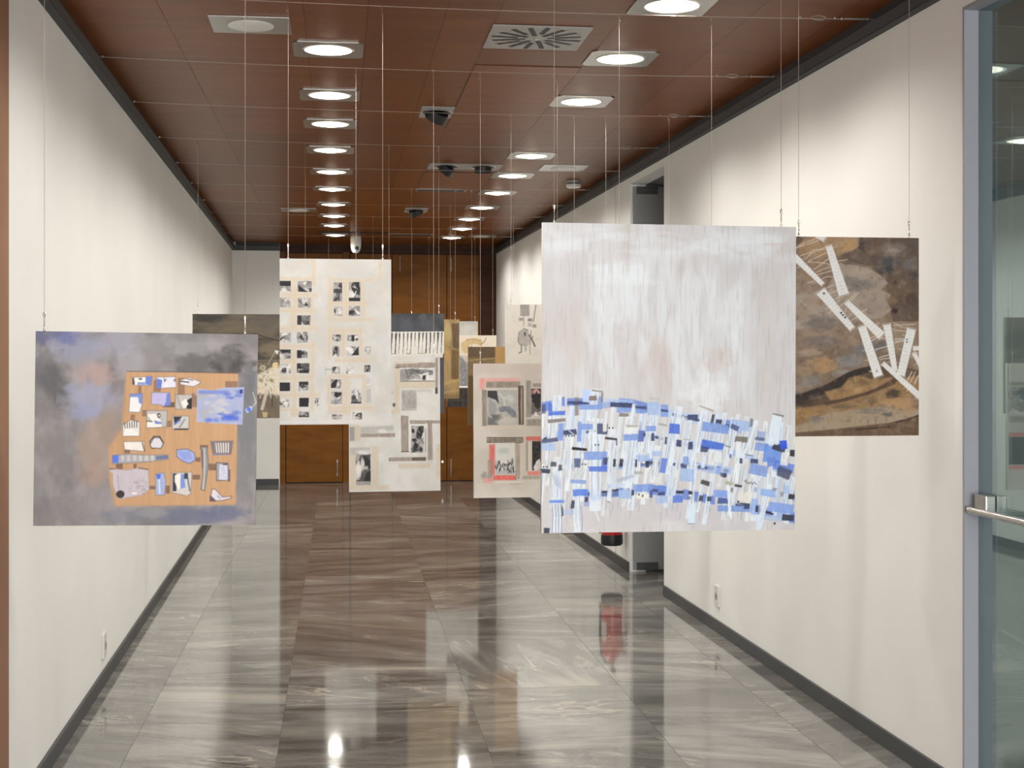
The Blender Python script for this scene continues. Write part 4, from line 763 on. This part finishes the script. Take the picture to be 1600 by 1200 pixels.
bm = NB(); box(bm, XR + .012, XR + .05, pb.y - .05, pb.y + .035, pb.z - .02, pb.z + .055, 0, .004); sub('push_bar_bracket', bm, M['metal'], g)
bm = NB(); tube(bm, [(XR + .0, pb.y + .045, pb.z - .004), (XR + .0, pb.y - .9, pb.z - .004)], .0135, 14); sub('push_bar', bm, M['steel'], g, smooth=True)

# smoked glass leaf standing in the recess
y = ya1 - .03; g = empty('glass_door', (XR + .55, y, 0)); tag(g, 'dark smoked glass door leaf inside the recess of the right wall', 'door')
bm = NB(); box(bm, XR + .015, XR + 1.05, y - .006, y + .006, .02, ZA - .02); sub('glass_panel', bm, M['smoked'], g)
for z0, z1 in ((ZA - .075, ZA - .02), (.02, .075)):
    bm = NB(); box(bm, XR + .04, XR + .20, y - .022, y + .022, z0, z1, 0, .003); box(bm, XR + .09, XR + .10, y - .024, y - .02, z0 + .012, z1 - .012)
    sub('patch_fitting', bm, M['mid_trim'], g)

# ------------------------------------------------------------ ceiling fittings
def plate_bm(w, d, t=.004, hole=0, cx=0, n=40):
    bm = NB()
    if not hole: box(bm, -w / 2, w / 2, -d / 2, d / 2, -t, 0, 0, .001); return bm
    outer, inner = [], []
    for k in range(n):
        a = 2 * PI * (k + .5) / n; c, s = math.cos(a), math.sin(a); q = max(abs(c) / (w / 2), abs(s) / (d / 2))
        outer.append((c / q, s / q)); inner.append((hole * c, hole * s))
    for z in (-t, 0):
        o = [bm.verts.new((x, y, z)) for x, y in outer]; i = [bm.verts.new((x, y, z)) for x, y in inner]
        for k in range(n): bm.faces.new((o[k], o[(k + 1) % n], i[(k + 1) % n], i[k]))
        if z == -t: O1, I1 = o, i
    for k in range(n):
        bm.faces.new((O1[k], O1[(k + 1) % n], o[(k + 1) % n], o[k])); bm.faces.new((I1[k], I1[(k + 1) % n], i[(k + 1) % n], i[k]))
    return bm
me_cache = {}
def downlight(p, label, group, lit=True):
    e = empty('ceiling_downlight', (p.x, p.y, ZC - .001), GA); tag(e, label, 'downlight', group)
    if not me_cache:
        a = obj('trim_plate', plate_bm(.325, .325, .004, .112), M['metal'], e)
        bm = NB(); lathe(bm, [(.112, -.006), (.118, -.0065), (.121, -.004), (.117, -.001), (.112, -.001)], capa=False, capb=False, n=40); b = obj('ring', bm, M['steel'], e, True)
        bm = NB(); lathe(bm, [(.1115, -.002), (.1115, -.0045), (.088, -.007), (.06, -.009)], capa=True, capb=False, n=36); c = obj('reflector', bm, M['lamp_soft'], e, True)
        bm = NB(); lathe(bm, [(.062, -.004), (.062, -.0095), (.04, -.016), (.012, -.019)], capa=True, n=28); d = obj('bulb', bm, M['lamp'], e, True)
        me_cache.update(q=[a, b, c, d])
    else:
        for s in me_cache['q']:
            c = s.copy(); c.parent = e; C.objects.link(c)
    l = bpy.data.lights.new('downlight_beam', 'SPOT'); l.energy = LAMP_W; l.color = (1, .965, .91); l.spot_size = math.radians(158); l.spot_blend = .55; l.shadow_soft_size = .07
    o = bpy.data.objects.new('downlight_beam', l); o.location = (0, 0, -.03); link(o, e); return e
LAMP_W = 56
left = [(513, 77), (515, 148), (516, 193), (516, 234), (518, 268), (519, 295), (521, 319), (522, 337), (522, 352), (524, 367)]
right = [(1050, 8), (969, 91), (908, 158), (830, 243), (801, 274), (777, 301), (753, 324), (733, 342), (722, 357), (706, 371)]
for side, row in (('left', left), ('right', right)):
    for i, (u, v) in enumerate(row):
        downlight(at_z(u, v, ZC), 'lit square-plate downlight, %s in the %s ceiling row' % (ORD[i], side), 'lit downlights of the %s row' % side)
for k, y in enumerate((5.2, 4.1, 3.0, 1.9, .8, -.3, -1.4, -2.5)):
    downlight(Vector((.02 + .017 * (y - 6.4), y, 0)), 'lit downlight of the left ceiling row above the viewpoint', 'downlights of the left row overhead')
    if y < 0: downlight(Vector((1.42 + .017 * (y - 6), y + .35, 0)), 'lit downlight of the right ceiling row above the viewpoint', 'downlights of the right row overhead')

downlight(Vector((3.6, 3.4, 0)), 'added downlight brightening the side room behind the glass door', None)  # added lamp, lightens what shows through the glass pane
def speaker(u, v, w, d, label):
    p = at_z(u, v, ZC); e = empty('ceiling_speaker', (p.x, p.y, ZC - .001), GA); tag(e, label, 'ceiling speaker', 'unlit round fittings in the ceiling')
    obj('plate', plate_bm(w, d, .004), M['metal'], e)
    bm = NB(); lathe(bm, [(.098, -.0045), (.098, -.008), (.09, -.011), (.03, -.0125)], capa=False, n=36); lathe(bm, [(.028, -.0128), (.004, -.0135)], n=20); obj('cover', bm, M['white_plastic'], e, True)
speaker(392, 38, .34, .30, 'unlit white round fitting on a steel plate, top left of ceiling')
speaker(467, 328, .34, .32, 'small unlit white disc in the ceiling left of the lamp row, far back')
speaker(880, 262, .34, .34, 'pale unlit square plate with a faint disc beside the smoke detector')
speaker(752, 369, .32, .32, 'farthest unlit disc in the ceiling, right of the last lamp')

# air diffuser with radial slots
p = at_z(838, 58, ZC); e = empty('air_diffuser', (p.x, p.y, ZC - .001), GA); tag(e, 'square grey metal swirl diffuser with radial black slots in ceiling', 'air vent')
obj('plate', plate_bm(.44, .44, .006), M['grey_plastic'], e)
bm = NB()
for k in range(16):
    a = 2 * PI * k / 16 + .12; r0, r1 = (.05, .20) if k % 2 else (.085, .205); wd = .0115
    c, s = math.cos(a), math.sin(a)
    q = [(r0 * c - wd * s, r0 * s + wd * c), (r1 * c - wd * s, r1 * s + wd * c), (r1 * c + wd * s, r1 * s - wd * c), (r0 * c + wd * s, r0 * s - wd * c)]
    bm.faces.new([bm.verts.new((x, yy, -.0072)) for x, yy in q]); bm.faces.new([bm.verts.new((x, yy, -.0060)) for x, yy in reversed(q)])
obj('slot', bm, M['black'], e)
bm = NB(); lathe(bm, [(.014, -.006), (.014, -.008), (.006, -.010)], n=16); obj('screw', bm, M['steel'], e)

# recessed gimbal spotlights
def gimbal(par, x, tilt, az, black=True):
    bm = NB(); lathe(bm, [(.085, -.0045), (.09, -.006), (.094, -.0045)], capa=False, capb=False, cx=x, n=32); obj('ring', bm, M['steel'], par, True)
    bm = NB(); lathe(bm, [(.084, -.0045), (.084, -.005), (.05, -.0055)], cx=x, n=32); obj('opening', bm, M['black'], par)
    bm = NB(); lathe(bm, [(.062, .03), (.066, -.02), (.062, -.028), (.055, -.028), (.052, -.012)], capb=False, n=28); lathe(bm, [(.052, -.013), (.02, -.014)], n=24, mi=1)
    o = obj('spotlight_head', bm, [M['black'], M['white_plastic']], par, True); o.location = (x, 0, -.022); o.rotation_euler = (math.radians(tilt), 0, math.radians(az))
def spotplate(u, v, w, d, xs, label, tilts):
    p = at_z(u, v, ZC); e = empty('recessed_spotlight', (p.x, p.y, ZC - .001), GA); tag(e, label, 'spotlight', 'unlit recessed spotlights')
    obj('plate', plate_bm(w, d, .004), M['grey_plastic'], e)
    for x, (t, a) in zip(xs, tilts): gimbal(e, x, t, a)
spotplate(682, 175, .19, .36, [0], 'unlit black tilting spotlight in a small grey plate near ceiling centre', [(38, 40)])
spotplate(726, 260, .55, .30, [-.14, .14], 'wide plate holding two black spotlights side by side in the ceiling', [(48, 60), (6, 0)])
spotplate(650, 328, .22, .42, [0], 'farthest unlit black spotlight plate in the ceiling centre', [(35, -50)])

def slot(u, v, w, d, m, label):
    p = at_z(u, v, ZC); e = empty('slot_diffuser', (p.x, p.y, ZC - .001), GA); tag(e, label, 'air vent', 'slot diffusers in the ceiling')
    obj('frame', plate_bm(w, d, .005), m, e)
    bm = NB()
    for k in (-1, 0, 1): box(bm, -w / 2 + .015, w / 2 - .015, k * d / 3.4 - d * .06, k * d / 3.4 + d * .06, -.0065, -.0049)
    obj('slot', bm, M['black'], e)
slot(689, 297, .43, .16, M['metal'], 'grey slot diffuser behind the twin spotlight plate')
slot(552, 363, .80, .14, M['black'], 'black slot diffuser above the dome camera')
slot(642, 366, .52, .14, M['grey_plastic'], 'farthest grey slot diffuser, right of the dome camera')

# access hatches: panel with a dark joint round it
def hatch(c4, label):
    P = [at_z(u, v, ZC) for u, v in c4]; cx = sum(p.x for p in P) / 4; cy = sum(p.y for p in P) / 4
    w = (P[1] - P[0]).length; d = (P[0] - P[3]).length
    e = empty('access_hatch', (cx, cy, ZC - .0005), GA); tag(e, label, 'access hatch', 'access hatches in the wooden ceiling')
    bm = NB(); bm.loops.layers.float_color.new('cell'); box(bm, -w / 2 + .006, w / 2 - .006, -d / 2 + .006, d / 2 - .006, -.003, 0); obj('panel', bm, M['ceil'], e)
    bm = NB(); box(bm, -w / 2, w / 2, -d / 2, d / 2, -.0012, 0); obj('joint', bm, M['seam'], e)
hatch([(738, 102), (906, 106), (845, 200), (684, 200)], 'large square access panel with dark joint, left of the second right-row lamp')
hatch([(661, 269), (772, 270), (759, 288), (652, 288)], 'smaller access panel just behind the twin spotlight plate')

p = at_z(896, 283, ZC); e = empty('smoke_detector', (p.x, p.y, ZC)); tag(e, 'round white smoke detector near the right wall on the wooden ceiling', 'smoke detector')
bm = NB(); lathe(bm, [(.058, 0), (.058, -.018)], n=32); obj('base', bm, M['grey_plastic'], e, True)
bm = NB(); lathe(bm, [(.045, -.018), (.045, -.026)], n=32); obj('vent', bm, M['black'], e)
bm = NB(); lathe(bm, [(.056, -.026), (.061, -.03), (.061, -.048), (.052, -.056), (.02, -.058)], n=32); obj('cover', bm, M['white_plastic'], e, True)

p = unp(556, 385, 16.4); e = empty('dome_camera', (p.x, p.y, ZC)); tag(e, 'small white dome security camera hanging under the ceiling far back', 'security camera')
hz = p.z - ZC
bm = NB(); lathe(bm, [(.062, 0), (.062, hz + .10), (.066, hz + .08), (.064, hz + .05)], n=28); obj('housing', bm, M['white_plastic'], e, True)
bm = NB(); lathe(bm, [(.064, hz + .05), (.062, hz + .0), (.052, hz - .045), (.034, hz - .075), (.01, hz - .085)], n=28); obj('dome', bm, M['white_plastic'], e, True)
bm = NB(); tube(bm, [(.008, -.050, hz - .02), (.010, -.068, hz - .028)], .024, 16); obj('lens', bm, M['black'], e, True)

# ------------------------------------------------------------ cables under the ceiling and their turnbuckles
ZW = 3.0
cab = [at_z(599, 7, ZW).y - 1.02, at_z(599, 7, ZW).y, at_z(678, 108, ZW).y, at_z(795, 177, ZW).y, at_z(607, 225, ZW).y]
cab += [at_z(643, 294, ZW).y, at_z(704, 320.5, ZW).y, at_z(582, 337, ZW).y, at_z(498, 354, ZW).y, at_z(670, 370, ZW).y]
cab.append((cab[4] + cab[5]) / 2); cab.append(cab[0] + .27)
for i, y in enumerate(sorted(cab)):
    e = empty('ceiling_cable', (XL, y, ZW)); tag(e, 'taut steel cable across the corridor under the ceiling, %s from the viewpoint' % ORD[i], 'cable', 'steel cables strung across the corridor')
    W = XR - XL; n = 16
    bm = NB(); tube(bm, [(W * k / n, 0, .012 - .02 * 4 * (k / n) * (1 - k / n)) for k in range(n + 1)], .0014, 6); obj('wire', bm, M['wire'], e)
    for q in (.15, .18, .33):
        bm = NB(); lathe(bm, [(.001, -.005), (.006, -.003), (.006, .003), (.001, .005)], cx=W - q, cz=.010, n=8); obj('bead', bm, M['metal'], e)
    n2 = 14; bm = NB(); tube(bm, [(W - .25 + .03 * math.cos(2 * PI * k / n2), 0, .010 + .009 * math.sin(2 * PI * k / n2)) for k in range(n2 + 1)], .0022, 6); obj('shackle', bm, M['metal'], e)
    bm = NB(); tube(bm, [(W - .14, 0, .011), (W - .05, 0, .012)], .004, 8); obj('turnbuckle', bm, M['metal'], e)
    for q in (W - .038, .038):
        bm = NB(); lathe(bm, [(.001, -.006), (.006, -.004), (.006, .004), (.001, .006)], cx=q, cz=.012, n=10); obj('eye_bolt', bm, M['metal'], e)

# ------------------------------------------------------------ hanging canvases
def canvas_material(name, gain):
    m = bpy.data.materials.new(name); m.use_nodes = True; t = NT(m)
    a = t.n('ShaderNodeVertexColor'); a.layer_name = 'paint'
    mx = t.mix(1.0, a.outputs[0], (gain, gain, gain, 1), 'MULTIPLY'); t.l(mx, t.b.inputs['Base Color'])
    t.b.inputs['Roughness'].default_value = .62; t.b.inputs['Specular IOR Level'].default_value = .25
    tc = t.n('ShaderNodeTexCoord'); no = t.n('ShaderNodeTexNoise', Scale=420.0, Detail=1.0); t.l(tc.outputs['Object'], no.inputs['Vector'])
    bp = t.n('ShaderNodeBump', Strength=.12, Distance=.001); t.l(no.outputs[0], bp.inputs['Height']); t.l(bp.outputs[0], t.b.inputs['Normal'])
    return m
GAIN = 1.0
wire_mesh = {}
def painting(box4, cable, art, label, group=None, roll=0, yoff=0, gain=GAIN, edge=(.62, .60, .57), wires=(1, 1), inset=.033):
    x0, y0, x1, y1 = box4; Y = cab[cable] + yoff; uc, vc = (x0 + x1) / 2, (y0 + y1) / 2
    c = at_y(uc, vc, Y); w = at_y(x1, vc, Y).x - at_y(x0, vc, Y).x; top = at_y(uc, y0, Y).z; bot = at_y(uc, y1, Y).z; h = top - bot
    cx = (at_y(x1, vc, Y).x + at_y(x0, vc, Y).x) / 2
    e = empty('hanging_painting', (cx, Y, bot)); tag(e, label, 'painting', group)
    col = art.final(); H, Wd = col.shape[:2]; T = .018
    X, Z = np.meshgrid(np.linspace(-w / 2, w / 2, Wd), np.linspace(h, 0, H))
    co = np.stack([X, np.full_like(X, -T / 2), Z], -1).reshape(-1, 3)
    idx = np.arange(H * Wd).reshape(H, Wd)
    quads = np.stack([idx[1:, :-1], idx[1:, 1:], idx[:-1, 1:], idx[:-1, :-1]], -1).reshape(-1, 4)
    b = len(co); ex = []
    for yy in (-T / 2, T / 2):
        ex += [(-w / 2, yy, 0), (w / 2, yy, 0), (w / 2, yy, h), (-w / 2, yy, h)]
    co = np.concatenate([co, ex])
    side = [(b + 5, b + 4, b + 7, b + 6), (b, b + 4, b + 5, b + 1), (b + 1, b + 5, b + 6, b + 2), (b + 2, b + 6, b + 7, b + 3), (b + 3, b + 7, b + 4, b)]
    quads = np.concatenate([quads, side])
    me = bpy.data.meshes.new('canvas'); nq = len(quads)
    me.vertices.add(len(co)); me.vertices.foreach_set('co', co.astype(np.float32).ravel())
    me.loops.add(nq * 4); me.loops.foreach_set('vertex_index', quads.astype(np.int32).ravel())
    me.polygons.add(nq); me.polygons.foreach_set('loop_start', np.arange(0, nq * 4, 4, dtype=np.int32)); me.polygons.foreach_set('loop_total', np.full(nq, 4, np.int32))
    me.update(calc_edges=True)
    ca = me.color_attributes.new('paint', 'FLOAT_COLOR', 'POINT')
    rgba = np.ones((len(co), 4), np.float32); rgba[:b, :3] = col.reshape(-1, 3); rgba[b:, :3] = edge
    ca.data.foreach_set('color', rgba.ravel())
    me.materials.append(M['canvas']); o = bpy.data.objects.new('canvas', me); o.rotation_euler[1] = math.radians(roll); link(o, e)
    for s, on in zip((-1, 1), wires):
        if not on: continue
        lx = s * (w / 2 - inset); zt_ = h - math.sin(math.radians(roll)) * lx
        zc = ZW - bot - .008
        bm = NB(); tube(bm, [(lx, 0, zt_ + .05), (lx, 0, zc - .03)], .00085, 6); wr = obj('hanging_wire', bm, M['wire'], e)
        bm = NB(); lathe(bm, [(.001, .062), (.0042, .058), (.0042, .048), (.0022, .046), (.0022, .010), (.0036, .008), (.0036, .001), (.001, -.003)], cx=lx, cz=zt_, n=10); obj('clip', bm, M['steel'], wr, True)
        bm = NB(); tube(bm, [(lx + .004, 0, zc - .006), (lx - .003, 0, zc + .006), (lx - .006, 0, zc), (lx, 0, zc - .016), (lx + .004, 0, zc - .028), (lx - .004, 0, zc - .036), (lx - .006, 0, zc - .028)], .0016, 6); obj('hook', bm, M['steel'], wr, True)
    return e
M['canvas'] = canvas_material('painted_canvas', 1.04)
GRP = 'canvases hung in the corridor'
painting((845, 351.5, 1240.5, 830), 0, art_blue(), 'largest canvas, pale grey-pink with a bridge of blue paper strips below', GRP, .25, inset=.045)
painting((1234, 371, 1434, 681), 11, art_rock(), 'brown rock landscape canvas with stitched white strips, beside the right wall', GRP, 0, edge=(.2, .17, .14))
painting((52.5, 520, 399, 820.5), 0, art_smoke(), 'blue-grey smoky canvas with tan board of cut-out scraps, beside left wall', GRP, .75, yoff=.12, edge=(.25, .25, .26))
painting((437, 405, 611, 663), 1, art_windows(), 'white canvas with rows of small black window openings and beige bars', GRP, 0)
painting((545.5, 557, 688, 767.5), 2, art_grid(), 'white canvas with framed pencil sketches, lowest hung, below the windows canvas', GRP, -.25)
painting((740, 568, 881, 777), 2, art_red(), 'beige canvas with four red and brown framed panels', GRP, 0)
painting((789.5, 476, 906, 654.5), 3, art_tripod(), 'pale canvas with grey pencil figures under a hanging pole', GRP)
painting((600, 490, 693.5, 646), 4, art_ribs(), 'slate dark canvas with a comb of white vertical strips', GRP, edge=(.15, .15, .17))
painting((301, 491, 485, 653.5), 4, art_storm(), 'dark stormy canvas with a heap of pale papers, behind the smoky canvas', GRP, edge=(.12, .11, .10))
painting((637, 499, 717.5, 623), 5, art_ochre(), 'ochre and brown abstract canvas behind the white-strip canvas', GRP, edge=(.3, .25, .17))
painting((731, 542, 808, 664), 5, art_brown(), 'brown canvas with dark tan blocks behind the red framed canvas', GRP, edge=(.25, .2, .13), yoff=.02)
painting((698, 524, 775.5, 636), 6, art_elephant(), 'cream canvas with tan curled shape above a black base band', GRP)
painting((666, 502, 746.5, 590), 9, art_pale(), 'plain pale grey canvas, the farthest one before the timber doors', GRP)
HG = 'canvases mostly hidden behind others'
painting((955, 404, 1124, 655), 1, art_plain(955, 404, 1124, 655, (190, 186, 180), (206, 202, 196), 201), 'pale canvas hidden directly behind the largest canvas, its two wires showing', HG)
painting((938, 460, 1054, 640), 3, art_plain(938, 460, 1054, 640, (150, 140, 126), (176, 166, 150), 202), 'beige canvas farther behind the largest canvas, its two wires showing', HG)
painting((508, 470, 588, 575), 7, art_plain(508, 470, 588, 575, (150, 146, 140), (176, 172, 166), 203), 'grey canvas hidden behind the windows canvas, its two wires showing', HG)

# ------------------------------------------------------------ sockets and fire extinguisher
def socket(u, v, X, s, label):
    p = at_x(u, v, X); e = empty('wall_socket', (X, p.y, p.z)); tag(e, label, 'socket')
    a, b = sorted((0, -s * .010 * -1)); x0, x1 = (0, .012) if s > 0 else (-.012, 0)
    bm = NB(); box(bm, x0, x1, -.042, .042, -.06, .06, 0, .003); obj('plate', bm, M['white_plastic'], e)
    xf = .012 * s; bm = NB()
    tube(bm, [(xf - s * .002, 0, -.002), (xf + s * .0015, 0, -.002)], .021, 20); obj('outlet', bm, M['grey_plastic'], e)
    for q in (-.008, .008):
        bm = NB(); tube(bm, [(xf, q, -.002), (xf + s * .0022, q, -.002)], .0028, 8); obj('pin_hole', bm, M['black'], e)
socket(1122, 931, XR, -1, 'white wall socket low on the right wall')
socket(161, 1008, XL, 1, 'white wall socket low on the left wall')

p = at_x(956, 760, XR - .11); e = empty('fire_extinguisher', (XR - .11, p.y, .185)); tag(e, 'red fire extinguisher with black foot hung on right wall behind largest canvas', 'fire extinguisher')
bm = NB(); lathe(bm, [(.030, .06), (.075, .062), (.078, .075), (.078, .40), (.072, .44), (.05, .475), (.026, .49), (.022, .505)], n=36); obj('cylinder', bm, M['red'], e, True)
bm = NB(); lathe(bm, [(.074, .085), (.081, .08), (.083, .03), (.080, .008), (.070, 0), (.058, .008), (.055, .055)], capa=False, capb=False, n=36)
for a in (-2.0, 1.1): tube(bm, [(.075 * math.cos(a), .075 * math.sin(a), .01), (.05 * math.cos(a), .05 * math.sin(a), .03)], .014, 8)
obj('foot_skirt', bm, M['black'], e, True)
bm = NB(); lathe(bm, [(.020, .50), (.022, .52), (.016, .535), (.016, .55)], n=18); obj('valve', bm, M['steel'], e, True)
bm = NB(); box(bm, -.012, .012, -.10, .03, .550, .560, 0, .002); box(bm, -.010, .010, -.105, .02, .575, .583, 0, .002); obj('handle', bm, M['black'], e)
bm = NB(); tube(bm, [(0, .02, .53), (-.03, .07, .53), (-.06, .095, .47), (-.07, .095, .35), (-.07, .09, .2), (-.068, .085, .13)], .009, 10); tube(bm, [(-.068, .085, .14), (-.066, .083, .08)], [.010, .017], 12); obj('hose', bm, M['black'], e, True)
bm = NB(); box(bm, .076, .1105, -.03, .03, .30, .46, 0, .003); obj('wall_bracket', bm, M['grey_plastic'], e)
bm = NB()
for k in range(9):
    a0, a1 = PI + (k - 4.5) * .18, PI + (k - 3.5) * .18
    bm.faces.new([bm.verts.new((.0788 * math.cos(a), .0788 * math.sin(a), z)) for a, z in ((a0, .2), (a1, .2), (a1, .34), (a0, .34))])
obj('label', bm, M['white_plastic'], e)

# ------------------------------------------------------------ camera, world, view
cam = bpy.data.cameras.new('camera'); cam.lens = F / 1600 * 36; cam.sensor_width = 36; cam.shift_y = -(600 - HOR) / 1600.0; cam.clip_end = 100
co = bpy.data.objects.new('camera', cam); co.location = (0, 0, EYE); co.rotation_euler = (PI / 2, 0, -TH); C.objects.link(co); bpy.context.scene.camera = co
w = bpy.data.worlds.new('world'); bpy.context.scene.world = w; w.use_nodes = True
w.node_tree.nodes['Background'].inputs[0].default_value = (.5, .55, .6, 1); w.node_tree.nodes['Background'].inputs[1].default_value = .15
vs = bpy.context.scene.view_settings; vs.view_transform = 'Standard'; vs.look = 'None'; vs.exposure = 0.0; vs.gamma = 1.0; vs.use_curve_mapping = False
bpy.context.scene.cycles.max_bounces = 8; bpy.context.scene.cycles.diffuse_bounces = 5
